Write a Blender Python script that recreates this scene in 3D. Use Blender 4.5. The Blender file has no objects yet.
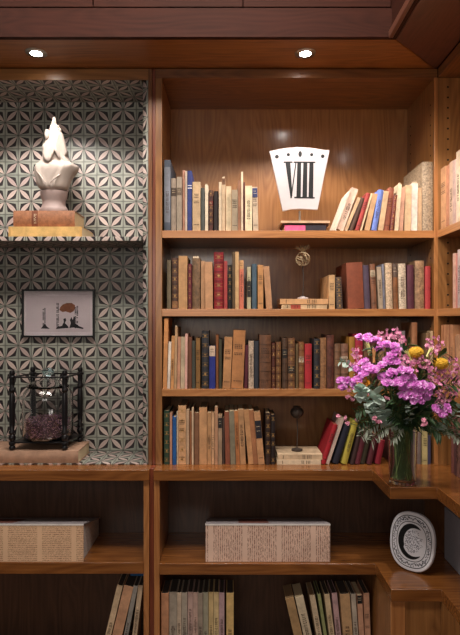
import bpy, bmesh, math, random
from mathutils import Vector, Matrix
random.seed(7)
SC = bpy.context.scene
COL = SC.collection
F = 540.5          # focal length in pixels of a 460 px wide frame
HZ = 320.0         # image row of the horizon
EYE = 1.55         # camera height
PI = math.pi

# ------------------------------------------------------------------ camera, world, lights, exposure
cd = bpy.data.cameras.new('camera'); cam = bpy.data.objects.new('camera', cd); COL.objects.link(cam)
cam.location = (0, 0, EYE); cam.rotation_euler = (PI/2, 0, 0)
cd.sensor_fit = 'HORIZONTAL'; cd.sensor_width = 36.0; cd.lens = 36.0*F/460.0
cd.shift_y = (HZ-317.5)/460.0; cd.clip_start = 0.05
SC.camera = cam
w = bpy.data.worlds.new('world'); SC.world = w; w.use_nodes = True
w.node_tree.nodes['Background'].inputs[0].default_value = (1.0, 0.93, 0.86, 1)
w.node_tree.nodes['Background'].inputs[1].default_value = 0.10
SC.view_settings.view_transform = 'Standard'; SC.view_settings.look = 'None'
SC.view_settings.gamma = 1.0; SC.view_settings.use_curve_mapping = False
SC.view_settings.exposure = 0.0

def area(name, loc, target, sx, sy, power, color):
    d = bpy.data.lights.new(name, 'AREA'); d.shape = 'RECTANGLE'; d.size = sx; d.size_y = sy
    d.energy = power; d.color = color
    o = bpy.data.objects.new(name, d); COL.objects.link(o); o.location = loc
    o.rotation_euler = (Vector(target)-Vector(loc)).to_track_quat('-Z', 'Y').to_euler(); return o
def spot(name, loc, target, power, color, size, blend, radius):
    d = bpy.data.lights.new(name, 'SPOT'); d.energy = power; d.color = color
    d.spot_size = math.radians(size); d.spot_blend = blend; d.shadow_soft_size = radius
    o = bpy.data.objects.new(name, d); COL.objects.link(o); o.location = loc
    o.rotation_euler = (Vector(target)-Vector(loc)).to_track_quat('-Z', 'Y').to_euler(); return o
area('room_light_centre', (-0.05, 0.95, 3.05), (0.15, 2.0, 1.0), 0.8, 0.35, 31, (1.0, 0.92, 0.83))
area('room_light_left', (-1.1, 0.95, 3.05), (-0.7, 2.0, 1.0), 0.8, 0.35, 13, (1.0, 0.92, 0.83))
area('room_fill_far', (-0.4, -1.6, 2.0), (0.1, 2.0, 0.8), 1.4, 0.8, 16, (1.0, 0.92, 0.84))  # added fill from behind the camera, brightens the lower compartments
SPOTC = (1.0, 0.93, 0.88)
LAMPS = [(-0.676, 1.885), (0.263, 1.887), (0.65, 1.50)]
for i, (lx, ly) in enumerate(LAMPS):
    spot('downlight_beam', (lx, ly, 2.474), (lx, ly+0.05, 1.0), [19, 23, 24][i], SPOTC, 120, 0.35, 0.014)

# ------------------------------------------------------------------ helpers
def P(px, py, D):
    return Vector(((px-230)*D/F, D, EYE+(HZ-py)*D/F))
def lin(c):
    return tuple(((v/255)/12.92 if v/255 <= 0.04045 else ((v/255+0.055)/1.055)**2.4) for v in c)
class MB:
    def __init__(s): s.bm = bmesh.new()
    def box(s, x0, x1, y0, y1, z0, z1, mi=0, mat=None):
        vs = [s.bm.verts.new(p) for p in ((x0,y0,z0),(x1,y0,z0),(x1,y1,z0),(x0,y1,z0),(x0,y0,z1),(x1,y0,z1),(x1,y1,z1),(x0,y1,z1))]
        fs = [(3,2,1,0),(4,5,6,7),(0,1,5,4),(1,2,6,5),(2,3,7,6),(3,0,4,7)]
        for f in fs:
            fc = s.bm.faces.new([vs[i] for i in f]); fc.material_index = mi
        if mat:
            for v in vs: v.co = mat @ v.co
        return s
    def prism(s, pts, axis, a0, a1, mi=0, mat=None, smooth=False):
        def mk(p, a):
            if axis == 'z': return Vector((p[0], p[1], a))
            if axis == 'y': return Vector((p[0], a, p[1]))
            return Vector((a, p[0], p[1]))
        A = [s.bm.verts.new(mk(p, a0)) for p in pts]; B = [s.bm.verts.new(mk(p, a1)) for p in pts]
        n = len(pts); fl = []
        fl.append(s.bm.faces.new(A)); fl.append(s.bm.faces.new(B[::-1]))
        for i in range(n):
            f = s.bm.faces.new((A[i], B[i], B[(i+1) % n], A[(i+1) % n])); f.smooth = smooth; fl.append(f)
        for f in fl: f.material_index = mi
        bmesh.ops.recalc_face_normals(s.bm, faces=fl)
        if mat:
            for v in A+B: v.co = mat @ v.co
        return s
    def lathe(s, prof, c, n=28, mi=0, sx=1.0, sy=1.0, mod=None, loop=False):
        rings = []
        for (r, z) in prof:
            if r < 1e-6: rings.append([s.bm.verts.new((c[0], c[1], c[2]+z))])
            else:
                ring = []
                for k in range(n):
                    a = 2*PI*k/n; rr = r*(mod(a, z) if mod else 1)
                    ring.append(s.bm.verts.new((c[0]+rr*sx*math.cos(a), c[1]+rr*sy*math.sin(a), c[2]+z)))
                rings.append(ring)
        fl = []
        if loop: rings.append(rings[0])
        for A, B in zip(rings, rings[1:]):
            if len(A) == 1 and len(B) == 1: continue
            for k in range(n):
                k2 = (k+1) % n
                if len(A) == 1: fl.append(s.bm.faces.new((A[0], B[k2], B[k])))
                elif len(B) == 1: fl.append(s.bm.faces.new((A[k], A[k2], B[0])))
                else: fl.append(s.bm.faces.new((A[k], A[k2], B[k2], B[k])))
        if not loop and len(rings[0]) > 1: fl.append(s.bm.faces.new(rings[0][::-1]))
        if not loop and len(rings[-1]) > 1: fl.append(s.bm.faces.new(rings[-1]))
        for f in fl: f.smooth = True; f.material_index = mi
        return s
    def tube(s, pts, r, n=8, mi=0, r1=None):
        pts = [Vector(p) for p in pts]; rings = []
        for i, p in enumerate(pts):
            t = (pts[min(i+1, len(pts)-1)]-pts[max(i-1, 0)]).normalized()
            a = t.cross(Vector((0.13, 0.2, 0.97))); 
            if a.length < 1e-3: a = t.cross(Vector((1, 0, 0)))
            a.normalize(); b = t.cross(a)
            rr = r if r1 is None else r+(r1-r)*i/(len(pts)-1)
            rings.append([s.bm.verts.new(p+rr*(math.cos(2*PI*k/n)*a+math.sin(2*PI*k/n)*b)) for k in range(n)])
        fl = []
        for A, B in zip(rings, rings[1:]):
            for k in range(n): fl.append(s.bm.faces.new((A[k], A[(k+1) % n], B[(k+1) % n], B[k])))
        fl.append(s.bm.faces.new(rings[0][::-1])); fl.append(s.bm.faces.new(rings[-1]))
        for f in fl: f.smooth = True; f.material_index = mi
        bmesh.ops.recalc_face_normals(s.bm, faces=fl)
        return s
    def ball(s, c, r, n=10, sc=(1, 1, 1), mi=0):
        g = bmesh.ops.create_uvsphere(s.bm, u_segments=n, v_segments=max(5, n*2//3), radius=r)
        for v in g['verts']: v.co = Vector((v.co.x*sc[0], v.co.y*sc[1], v.co.z*sc[2]))+Vector(c)
        for v in g['verts']:
            for f in v.link_faces: f.smooth = True; f.material_index = mi
        return s
    def poly(s, pts, mi=0):
        f = s.bm.faces.new([s.bm.verts.new(p) for p in pts]); f.material_index = mi; return s
    def build(s, name, mats, parent=None, bevel=0, seg=2, base=None):
        if base is not None:
            for v in s.bm.verts: v.co -= Vector(base)
        me = bpy.data.meshes.new(name); s.bm.to_mesh(me); s.bm.free(); me.set_sharp_from_angle(angle=math.radians(50))
        for m in (mats if isinstance(mats, (list, tuple)) else [mats]): me.materials.append(m)
        o = bpy.data.objects.new(name, me); COL.objects.link(o)
        if base is not None: o.location = base
        if parent: o.parent = parent
        if bevel:
            b = o.modifiers.new('bevel', 'BEVEL'); b.width = bevel; b.segments = seg; b.limit_method = 'ANGLE'
            b.angle_limit = math.radians(40); b.harden_normals = False
        return o
def tag(o, label=None, cat=None, group=None, kind=None):
    if label: o['label'] = label
    if cat: o['category'] = cat
    if group: o['group'] = group
    if kind: o['kind'] = kind
    return o
def empty(name, loc=(0, 0, 0), label=None, cat=None, group=None):
    o = bpy.data.objects.new(name, None); COL.objects.link(o); o.location = loc; o.empty_display_size = 0.02
    return tag(o, label, cat, group)
def part(mb, name, mats, root, **kw):      # world-space mesh parented to an empty that is not rotated
    o = mb.build(name, mats, **kw); o.parent = root; o.location = Vector(o.location)-Vector(root.location); return o

# ------------------------------------------------------------------ materials
def newmat(name):
    m = bpy.data.materials.new(name); m.use_nodes = True
    nt = m.node_tree; return m, nt, nt.nodes['Principled BSDF']
def N(nt, t, **kw):
    n = nt.nodes.new(t)
    for k, v in kw.items(): setattr(n, k, v)
    return n
def math_(nt, op, a, b=None, c=None):
    n = nt.nodes.new('ShaderNodeMath'); n.operation = op
    for i, v in enumerate((a, b, c)):
        if v is None: continue
        if isinstance(v, (int, float)): n.inputs[i].default_value = v
        else: nt.links.new(v, n.inputs[i])
    return n.outputs[0]
def mixc(nt, fac, a, b):
    n = nt.nodes.new('ShaderNodeMix'); n.data_type = 'RGBA'
    for idx, v in ((0, fac), (6, a), (7, b)):
        if hasattr(v, 'is_output'): nt.links.new(v, n.inputs[idx])
        elif isinstance(v, (int, float)): n.inputs[idx].default_value = v
        else: n.inputs[idx].default_value = (*v, 1) if len(v) == 3 else v
    return n.outputs[2]
def wood(name, c1, c2, axis, rough=0.34, scale=1.0, spec=0.5, coat=0.25):
    m, nt, b = newmat(name)
    tc = N(nt, 'ShaderNodeTexCoord'); mp = N(nt, 'ShaderNodeMapping')
    s = [90*scale, 90*scale, 90*scale]; s['xyz'.index(axis)] = 3.0*scale
    mp.inputs['Scale'].default_value = s
    nt.links.new(tc.outputs['Object'], mp.inputs[0])
    n1 = N(nt, 'ShaderNodeTexNoise'); n1.inputs['Scale'].default_value = 1.0; n1.inputs['Detail'].default_value = 5; n1.inputs['Roughness'].default_value = .6
    nt.links.new(mp.outputs[0], n1.inputs['Vector'])
    # broad cathedral figure
    mp2 = N(nt, 'ShaderNodeMapping'); s2 = [9, 9, 9]; s2['xyz'.index(axis)] = 1.3; mp2.inputs['Scale'].default_value = s2
    nt.links.new(tc.outputs['Object'], mp2.inputs[0])
    n2 = N(nt, 'ShaderNodeTexNoise'); n2.inputs['Scale'].default_value = 1.0; n2.inputs['Detail'].default_value = 1.0; n2.inputs['Distortion'].default_value = .4
    nt.links.new(mp2.outputs[0], n2.inputs['Vector'])
    rings = math_(nt, 'FRACT', math_(nt, 'MULTIPLY', n2.outputs[0], 16.0))
    rings = math_(nt, 'PINGPONG', rings, 0.5)
    f = math_(nt, 'ADD', math_(nt, 'MULTIPLY', n1.outputs[0], .95), math_(nt, 'MULTIPLY', rings, .5))
    rp = N(nt, 'ShaderNodeValToRGB'); rp.color_ramp.elements[0].position = .32; rp.color_ramp.elements[1].position = .85
    rp.color_ramp.elements[0].color = (*lin(c2), 1); rp.color_ramp.elements[1].color = (*lin(c1), 1)
    nt.links.new(f, rp.inputs[0]); nt.links.new(rp.outputs[0], b.inputs['Base Color'])
    b.inputs['Roughness'].default_value = rough
    b.inputs['Coat Weight'].default_value = coat; b.inputs['Coat Roughness'].default_value = .18
    bp = N(nt, 'ShaderNodeBump'); bp.inputs['Strength'].default_value = .06; bp.inputs['Distance'].default_value = .002
    nt.links.new(n1.outputs[0], bp.inputs['Height']); nt.links.new(bp.outputs[0], b.inputs['Normal'])
    return m
WB1, WB2 = (158, 108, 61), (112, 71, 37)
M = {}
for ax in 'xyz':
    M['wood_'+ax] = wood('oak_'+ax, WB1, WB2, ax)
    M['deep_'+ax] = wood('deep_oak_'+ax, (136, 86, 46), (94, 56, 29), ax)
    M['edge_'+ax] = wood('edge_oak_'+ax, (190, 130, 78), (152, 96, 52), ax, rough=.3)
    M['top_'+ax] = wood('worktop_oak_'+ax, (150, 94, 46), (106, 60, 26), ax, rough=.22, coat=.5)
    M['fascia_'+ax] = wood('fascia_oak_'+ax, (66, 34, 25), (50, 26, 19), ax, rough=.65, coat=0)
    M['fascia_'+ax].node_tree.nodes['Principled BSDF'].inputs['Specular IOR Level'].default_value = .12
M['red_wood'] = wood('red_filler', (132, 64, 38), (94, 42, 24), 'z')
M['back'] = wood('back_panel', (172, 119, 70), (136, 87, 47), 'z', rough=.34, coat=.8)
M['back'].node_tree.nodes['Principled BSDF'].inputs['Coat Roughness'].default_value = .16
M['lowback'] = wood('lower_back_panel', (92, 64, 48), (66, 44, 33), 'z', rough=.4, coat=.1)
def solid(name, c, rough=.6, metal=0, var=.12, scale=60, bump=0.0, spec=.5):
    m, nt, b = newmat(name)
    tc = N(nt, 'ShaderNodeTexCoord'); n = N(nt, 'ShaderNodeTexNoise'); n.inputs['Scale'].default_value = scale; n.inputs['Detail'].default_value = 3
    nt.links.new(tc.outputs['Object'], n.inputs['Vector'])
    L = lin(c)
    o = mixc(nt, n.outputs[0], tuple(max(0, v*(1-var*1.6)) for v in L), tuple(min(1, v*(1+var*1.6)) for v in L))
    nt.links.new(o, b.inputs['Base Color']); b.inputs['Roughness'].default_value = rough; b.inputs['Metallic'].default_value = metal
    b.inputs['Specular IOR Level'].default_value = spec
    if bump:
        bp = N(nt, 'ShaderNodeBump'); bp.inputs['Strength'].default_value = bump; bp.inputs['Distance'].default_value = .002
        nt.links.new(n.outputs[0], bp.inputs['Height']); nt.links.new(bp.outputs[0], b.inputs['Normal'])
    return m
def glass(name, c=(1, 1, 1), rough=0.0, ior=1.45):
    m, nt, b = newmat(name)
    b.inputs['Base Color'].default_value = (*c, 1); b.inputs['Transmission Weight'].default_value = 1
    b.inputs['Roughness'].default_value = rough; b.inputs['IOR'].default_value = ior
    return m
M['hole'] = solid('pin_hole_dark', (14, 8, 6), .9)
M['dark_gap'] = solid('dark_gap', (20, 11, 8), .9)
M['plaster'] = solid('plaster', (168, 154, 144), .8, scale=25, var=.08, bump=.3)
M['white'] = solid('enamel_white', (186, 178, 178), .35, var=.03)
M['black'] = solid('black_paint', (14, 13, 15), .4, var=.05)
M['ebony'] = solid('ebonised_wood', (17, 14, 16), .3, var=.1)
M['chrome'] = solid('brushed_metal', (150, 145, 140), .3, metal=.9, var=.05)
M['bronze'] = solid('dull_bronze', (196, 172, 136), .7, metal=0, var=.3, scale=200)
M['darkpod'] = solid('dark_pod', (66, 54, 46), .7, var=.3, scale=200)
M['glass'] = glass('clear_glass', ior=1.3)
M['glass_jar'] = glass('jar_glass', ior=1.45)
M['glass_blue'] = glass('blue_green_glass', (.7, .95, 1.0))
M['pages'] = solid('page_block', (206, 184, 148), .9, var=.15, scale=400)
M['pages_shaded'] = solid('shaded_page_tops', (66, 56, 48), .95, var=.2, scale=300)  # darkened colour paints in the shelf's shade on the page tops
M['pages_dark'] = solid('old_page_block', (150, 120, 86), .9, var=.2, scale=400)
m, nt, b = newmat('lamp_lens'); b.inputs['Emission Color'].default_value = (1, .95, .9, 1); b.inputs['Emission Strength'].default_value = 60; M['lens'] = m
M['wall'] = solid('wall_paint', (150, 130, 112), .9, var=.03, scale=8)
M['floor'] = wood('floor_boards', (120, 84, 56), (90, 60, 38), 'y')

def tile_mat(name, ua, va, pitch, u0=0, v0=0):
    m, nt, b = newmat(name)
    tc = N(nt, 'ShaderNodeTexCoord'); sp = N(nt, 'ShaderNodeSeparateXYZ'); nt.links.new(tc.outputs['Object'], sp.inputs[0])
    fu = math_(nt, 'DIVIDE', math_(nt, 'ADD', sp.outputs['XYZ'.index(ua)], 40*pitch-u0), pitch)
    fv = math_(nt, 'DIVIDE', math_(nt, 'ADD', sp.outputs['XYZ'.index(va)], 40*pitch-v0), pitch)
    u = math_(nt, 'PINGPONG', fu, 1.0); v = math_(nt, 'PINGPONG', fv, 1.0)
    d = math_(nt, 'ABSOLUTE', math_(nt, 'SUBTRACT', u, v))
    s = math_(nt, 'MULTIPLY', math_(nt, 'ADD', u, v), .5)
    sc_ = math_(nt, 'MINIMUM', math_(nt, 'MAXIMUM', math_(nt, 'MULTIPLY', math_(nt, 'SUBTRACT', s, .07), PI/.86), 0.0), PI)
    lens = math_(nt, 'MULTIPLY', math_(nt, 'SINE', sc_), .215)
    mx = math_(nt, 'MAXIMUM', u, v); mn = math_(nt, 'MINIMUM', u, v)
    inner = math_(nt, 'MULTIPLY', math_(nt, 'GREATER_THAN', mn, math_(nt, 'MULTIPLY_ADD', mx, .17, .055)), math_(nt, 'GREATER_THAN', math_(nt, 'SUBTRACT', 1.0, mx), math_(nt, 'MULTIPLY_ADD', math_(nt, 'SUBTRACT', 1.0, mn), .17, .055)))
    petal = math_(nt, 'LESS_THAN', d, lens)
    outl = math_(nt, 'LESS_THAN', d, math_(nt, 'ADD', lens, .035))
    mid = math_(nt, 'LESS_THAN', d, .012)
    grout = math_(nt, 'MAXIMUM', math_(nt, 'GREATER_THAN', mx, .972), math_(nt, 'LESS_THAN', mn, .028))
    corner = math_(nt, 'GREATER_THAN', d, .80)
    nz = N(nt, 'ShaderNodeTexNoise'); nz.inputs['Scale'].default_value = 30; nt.links.new(tc.outputs['Object'], nz.inputs['Vector'])
    # glaze tone varies from tile to tile
    wn = N(nt, 'ShaderNodeTexWhiteNoise', noise_dimensions='2D'); cb = N(nt, 'ShaderNodeCombineXYZ')
    nt.links.new(math_(nt, 'FLOOR', fu), cb.inputs[0]); nt.links.new(math_(nt, 'FLOOR', fv), cb.inputs[1]); nt.links.new(cb.outputs[0], wn.inputs['Vector'])
    base = mixc(nt, wn.outputs[0], lin((134, 138, 128)), lin((164, 164, 152)))
    pet = mixc(nt, wn.outputs[0], lin((178, 156, 150)), lin((204, 184, 174)))
    c = mixc(nt, inner, base, lin((36, 28, 30)))
    c = mixc(nt, math_(nt, 'MULTIPLY', outl, .6), c, lin((58, 48, 46)))
    c = mixc(nt, petal, c, pet)
    c = mixc(nt, math_(nt, 'MULTIPLY', mid, .5), c, lin((80, 60, 58)))
    c = mixc(nt, math_(nt, 'MULTIPLY', corner, .15), c, lin((60, 84, 74)))
    c = mixc(nt, math_(nt, 'MULTIPLY', grout, .75), c, lin((48, 40, 38)))
    nt.links.new(c, b.inputs['Base Color']); b.inputs['Roughness'].default_value = .45
    return m
TP = 0.0535
M['tile_xz'] = tile_mat('patterned_tile_back', 'X', 'Z', TP, -0.329, 1.66)
M['tile_xy'] = tile_mat('patterned_tile_flat', 'X', 'Y', TP, -0.329, 2.205)
M['tile_yz'] = tile_mat('patterned_tile_jamb', 'Y', 'Z', TP, 2.002, 1.66)

# ------------------------------------------------------------------ room shell
def struct(name, mb, mat, **kw): return tag(mb.build(name, mat, **kw), kind='structure')
struct('floor', MB().box(-2.2, 1.3, -3.2, 2.5, -.04, 0), M['floor'])
struct('wall_back', MB().box(-2.2, 1.3, 2.38, 2.44, 0, 3.1), M['wall'])
struct('wall_right', MB().box(1.12, 1.18, -3.2, 2.38, 0, 3.1), M['wall'])
struct('ceiling', MB().box(-2.2, 1.3, -3.2, 2.5, 3.1, 3.14), M['wall'])

# heights
ZS1, ZS2, ZS3 = 1.8808, 1.5907, 1.2947      # shelf tops
ST = 0.027
ZW = 1.0135; WT = 0.039                      # worktop top, thickness
ZL = 0.6775; LT = 0.040                      # lower shelf top
ZB = 0.250                                   # bottom board top
ZTOP = 2.4454; ZSOF = 2.482
XL = -0.2516; XR = 0.755                     # inner faces of the central bay
YF = 2.0; YB = 2.30

# soffit: two mitred boards below a backing, front fascia, side fascia, batten
g = .0012
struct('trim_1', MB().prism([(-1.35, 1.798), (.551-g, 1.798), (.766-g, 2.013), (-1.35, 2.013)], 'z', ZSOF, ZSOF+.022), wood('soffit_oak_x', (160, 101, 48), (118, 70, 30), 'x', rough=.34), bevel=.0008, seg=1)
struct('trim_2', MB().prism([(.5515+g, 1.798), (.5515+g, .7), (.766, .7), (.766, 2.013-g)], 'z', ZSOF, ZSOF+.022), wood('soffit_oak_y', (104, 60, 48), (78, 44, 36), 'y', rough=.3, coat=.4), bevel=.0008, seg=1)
struct('trim_3', MB().prism([(-1.35, 1.80), (.5525, 1.80), (.5525, .7), (1.1, .7), (1.1, 2.3), (-1.35, 2.3)], 'z', ZSOF+.0225, ZSOF+.04), M['dark_gap'])
struct('trim_4', MB().box(-1.35, .533, 1.779, 1.7975, ZSOF, 2.577), M['fascia_x'])
struct('trim_5', MB().box(.533, .551, .7, 1.7975, ZSOF, 3.05), M['fascia_y'])
struct('trim_6', MB().box(.521, .535, .7, 1.776, ZSOF-.006, ZSOF+.018), wood('batten_oak', (120, 74, 56), (94, 56, 42), 'y'), bevel=.002)
# overhead cupboards above the fascia
def overhead(x0, x1, label):
    r = empty('overhead_cabinet', ((x0+x1)/2, 1.785, 2.58), label, 'cabinet', 'overhead cupboards above the downlights')
    part(MB().box(x0+.0005, x1-.0005, 1.806, 2.30, 2.583, 3.09), 'cabinet_body', M['fascia_x'], r)
    part(MB().box(x0+.0015, x1-.0015, 1.784, 1.8055, 2.584, 3.07), 'door', M['fascia_x'], r, bevel=.001)
    return r
overhead(-1.35, (93-230)*1.784/F, 'brown overhead cupboard above the left downlight and bust')
overhead((93-230)*1.784/F, (243-230)*1.784/F, 'brown overhead cupboard above the wooden divider, middle of three')
overhead((243-230)*1.784/F, .5325, 'brown overhead cupboard above the central downlight, next to soffit corner')

# ------------------------------------------------------------------ bookcases
def holes(mb, where, mi=1):   # small dark sockets for shelf pins, laid on a panel
    for (p, ax) in where:
        pts = [(math.cos(2*PI*k/10)*.0036, math.sin(2*PI*k/10)*.0036) for k in range(10)]
        if ax == 'y': mb.prism([(p[0]+a, p[2]+c) for a, c in pts], 'y', p[1]-.0004, p[1]+.0003, mi)
        else: mb.prism([(p[1]+a, p[2]+c) for a, c in pts], 'x', p[0]-.0004, p[0]+.0003, mi)
bc = empty('bookcase', (.25, 2.15, ZW), 'central oak bookcase with three shelves full of old books', 'bookcase')
part(MB().box(XL-.024, XL, YF, YB, ZW+.0005, ZTOP), 'left_panel', M['wood_z'], bc, bevel=.001)
mb = MB().box(XR, XR+.013, YF, YB, ZW+.0005, ZTOP)
hz = [ZS1+.06+.038*k for k in range(12)]+[ZS2+.04+.038*k for k in range(6)]+[ZS3+.04+.038*k for k in range(6)]
holes(mb, [((XR, yy, z), 'x') for z in hz for yy in (2.035, 2.26)])
part(mb, 'right_panel', [M['wood_z'], M['hole']], bc, bevel=.0005, seg=1)
part(MB().box(XR-.0005, XR+.0131, YF-.0035, YF-.0004, ZW+.0005, ZTOP), 'panel_edging', M['edge_z'], bc, bevel=.0008)
part(MB().box(XL-.024, XR+.013, YB+.0005, YB+.012, ZW+.0005, ZTOP+.034), 'back_panel', M['back'], bc)
part(MB().box(XL-.024, XR+.013, YF, YB, ZTOP+.0005, ZTOP+.034), 'top_rail', M['deep_x'], bc, bevel=.001)
for z in (ZS1, ZS2, ZS3):
    sh = part(MB().box(XL+.0005, XR-.0005, YF+.003, YB-.0005, z-ST+.001, z), 'shelf', M['wood_x'], bc)
    part(MB().box(XL+.0005, XR-.0005, YF-.001, YF+.0028, z-ST, z+.0002), 'shelf_edging', M['edge_x'], sh, bevel=.0008).location = (0, 0, 0)
rc = empty('bookcase', (.92, 1.5, ZW), 'side oak bookcase at right edge, at right angle to the central one', 'bookcase')
mb = MB().box(XR+.0135, 1.07, YF-.002, YF+.016, ZW+.0005, ZTOP)
holes(mb, [((.8055, YF-.0021, z), 'y') for z in [ZS1+.03+.0385*k for k in range(14)]+[ZS2+.014+.0385*k for k in range(7)]+[ZS3+.02+.0385*k for k in range(7)]])
part(mb, 'end_panel', [M['wood_z'], M['hole']], rc)
part(MB().box(1.0705, 1.085, .9, YF+.016, ZW+.0005, ZTOP+.034), 'back_panel', M['back'], rc)
part(MB().box(XR+.0135, 1.07, .9, YF-.0025, ZTOP+.0005, ZTOP+.034), 'top_rail', M['deep_y'], rc, bevel=.001)
part(MB().box(XR+.0135, 1.07, .9, .918, ZW+.0005, ZTOP), 'side_panel', M['wood_z'], rc, bevel=.001)
for z in (ZS1, ZS2, ZS3):
    sh = part(MB().box(XR+.0165, 1.07, .9185, YF-.0025, z-ST+.001, z), 'shelf', M['wood_y'], rc)
    part(MB().box(XR+.0125, XR+.0163, .9185, YF-.0025, z-ST, z+.0002), 'shelf_edging', M['edge_y'], sh, bevel=.0008).location = (0, 0, 0)

# tiled display niche
NX0 = -1.30; NXR = -.303; ND = 2.205; ZNT = 2.438
nc = empty('display_niche', (-.8, 2.1, ZW), 'tall left niche lined with pink and green patterned tiles', 'niche')
part(MB().box(NX0, -.3025, ND+.0005, ND+.012, ZW+.0005, 2.479), 'tiled_back', M['tile_xz'], nc)
part(MB().box(NX0, -.3305, YF+.003, ND, ZNT, ZNT+.012), 'tiled_ceiling', M['tile_xy'], nc)
part(MB().prism([(NX0, YF+.003), (NXR-.001, YF+.003), (-.3275, 2.0285), (-.3275, ND), (NX0, ND)], 'z', ZW+.0005, ZW+.0035), 'tiled_floor', M['tile_xy'], nc)
part(MB().prism([(NXR, YF+.001), (-.327, 2.028), (-.327, ND), (-.3025, ND), (-.3025, YF+.001)], 'z', ZW+.004, ZNT+.012), 'tiled_jamb', M['tile_yz'], nc)
part(MB().box(NX0, -.3285, YF+.006, ND, EYE+(HZ-240.5)*2.005/F, EYE+(HZ-236.8)*2.005/F), 'tiled_shelf', M['tile_xy'], nc)
part(MB().box(NX0, -.3285, YF+.0005, YF+.0055, EYE+(HZ-240.8)*2/F, EYE+(HZ-236.5)*2/F), 'shelf_edging', M['tile_xz'], nc, bevel=.001)
part(MB().box(NX0, -.302, YF-.001, YF+.0025, ZNT, 2.4795).box(NX0, -.302, YF+.003, ND, ZNT+.0125, 2.4795), 'top_rail', M['wood_x'], nc, bevel=.0008)
part(MB().box(-.302, -.2885, YF-.001, ND+.012, ZW+.0005, 2.4795), 'side_frame', M['deep_z'], nc, bevel=.001)
ft = MB().box(-.288, XL-.0245, YF+.004, ND, ZW+.0005, 2.4795).box(-.291, -.274, 1.955, 2.21, .08, ZW-.0005)
struct('trim_7', ft, M['red_wood'], bevel=.0008)

# worktops
tag(MB().box(-1.35, -.2895, 1.933, 2.215, ZW-WT, ZW).build('worktop', M['top_x'], bevel=.0015), 'left stretch of oak worktop under the tiled niche', 'worktop')
tag(MB().prism([(-.2735, 1.933), (.51, 1.933), (.514, 1.735), (.665, 1.735), (.672, .9), (1.085, .9), (1.085, 2.3125), (-.2735, 2.3125)], 'z', ZW-WT, ZW).build('worktop', M['top_x'], bevel=.0015),
    'stepped oak worktop under the central books carrying the flower vase', 'worktop')

# base cabinets
def base_left():
    r = empty('base_cabinet', (-.8, 2.08, 0), 'left open base cabinet holding the cut off paper box', 'cabinet')
    part(MB().box(-.311, -.2915, 1.945, 2.22, .08, ZW-WT-.0005), 'right_panel', M['edge_z'], r, bevel=.001)
    part(MB().box(-1.35, -1.33, 1.945, 2.22, .08, ZW-WT-.0005), 'left_panel', M['wood_z'], r)
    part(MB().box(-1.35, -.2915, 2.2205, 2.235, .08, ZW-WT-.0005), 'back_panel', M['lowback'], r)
    part(MB().box(-1.3295, -.3115, 1.943, 2.22, ZL-LT, ZL), 'shelf', M['top_x'], r, bevel=.001)
    part(MB().box(-1.3295, -.3115, 1.945, 2.22, ZB-.03, ZB), 'bottom_board', M['wood_x'], r)
    part(MB().box(-1.35, -.2915, 1.97, 2.22, 0, .0795), 'plinth', M['deep_x'], r)
def base_centre():
    r = empty('base_cabinet', (.2, 2.08, 0), 'central open base cabinet with stepped corner holding the script printed box', 'cabinet')
    part(MB().box(-.2735, -.2535, 1.945, 2.22, .08, ZW-WT-.0005), 'left_panel', M['edge_z'], r, bevel=.001)
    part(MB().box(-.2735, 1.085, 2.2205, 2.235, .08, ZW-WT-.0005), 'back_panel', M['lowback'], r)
    part(MB().prism([(-.253, 1.935), (.522, 1.935), (.522, 1.75), (.686, 1.75), (.690, .9), (1.07, .9), (1.07, 2.22), (-.253, 2.22)], 'z', ZL-LT, ZL), 'shelf', M['top_x'], r, bevel=.0015)
    part(MB().box(-.253, .5235, 1.945, 2.22, ZB-.03, ZB), 'bottom_board', M['wood_x'], r)
    part(MB().box(.524, .542, 1.77, 2.22, .08, ZL-LT-.0005), 'side_panel', M['wood_z'], r, bevel=.001)
    part(MB().box(.524, .57, 1.758, 1.7695, .08, ZL-LT-.0005), 'corner_stile', M['edge_z'], r, bevel=.001)
    part(MB().box(.5705, .686, 1.762, 1.7695, .08, ZL-LT-.0005), 'corner_panel', M['wood_z'], r)
    part(MB().box(.6865, .70, .9, 1.7695, .08, ZL-LT-.0005), 'side_front', M['wood_z'], r)
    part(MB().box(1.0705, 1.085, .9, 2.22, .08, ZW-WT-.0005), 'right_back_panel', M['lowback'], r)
    part(MB().prism([(-.2735, 1.97), (.535, 1.97), (.535, 1.79), (.71, 1.79), (.71, .9), (1.08, .9), (1.08, 2.22), (-.2735, 2.22)], 'z', 0, .0795), 'plinth', M['deep_x'], r)
    part(MB().box(.80, .815, 2.0, 2.22, ZL+.0005, ZW-WT-.0005), 'divider', M['wood_z'], r)
base_left(); base_centre()

# recessed downlights
for i, (lx, ly) in enumerate(LAMPS):
    r = empty('downlight', (lx, ly, ZSOF), ['lit round downlight in soffit over the plaster bust', 'lit round downlight in soffit above the roman numeral plaque', 'lit round downlight in side soffit beside the camera'][i], 'light', 'recessed downlights')
    part(MB().lathe([(.034, -.0035), (.037, -.0015), (.037, -.0002), (.0200, -.0002), (.0200, -.0035)], (lx, ly, ZSOF), 32, loop=True), 'trim_ring', M['chrome'], r)
    part(MB().lathe([(0, -.0030), (.0195, -.0030), (.0195, -.0004), (0, -.0004)], (lx, ly, ZSOF), 28), 'lamp_lens', M['lens'], r)

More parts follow.
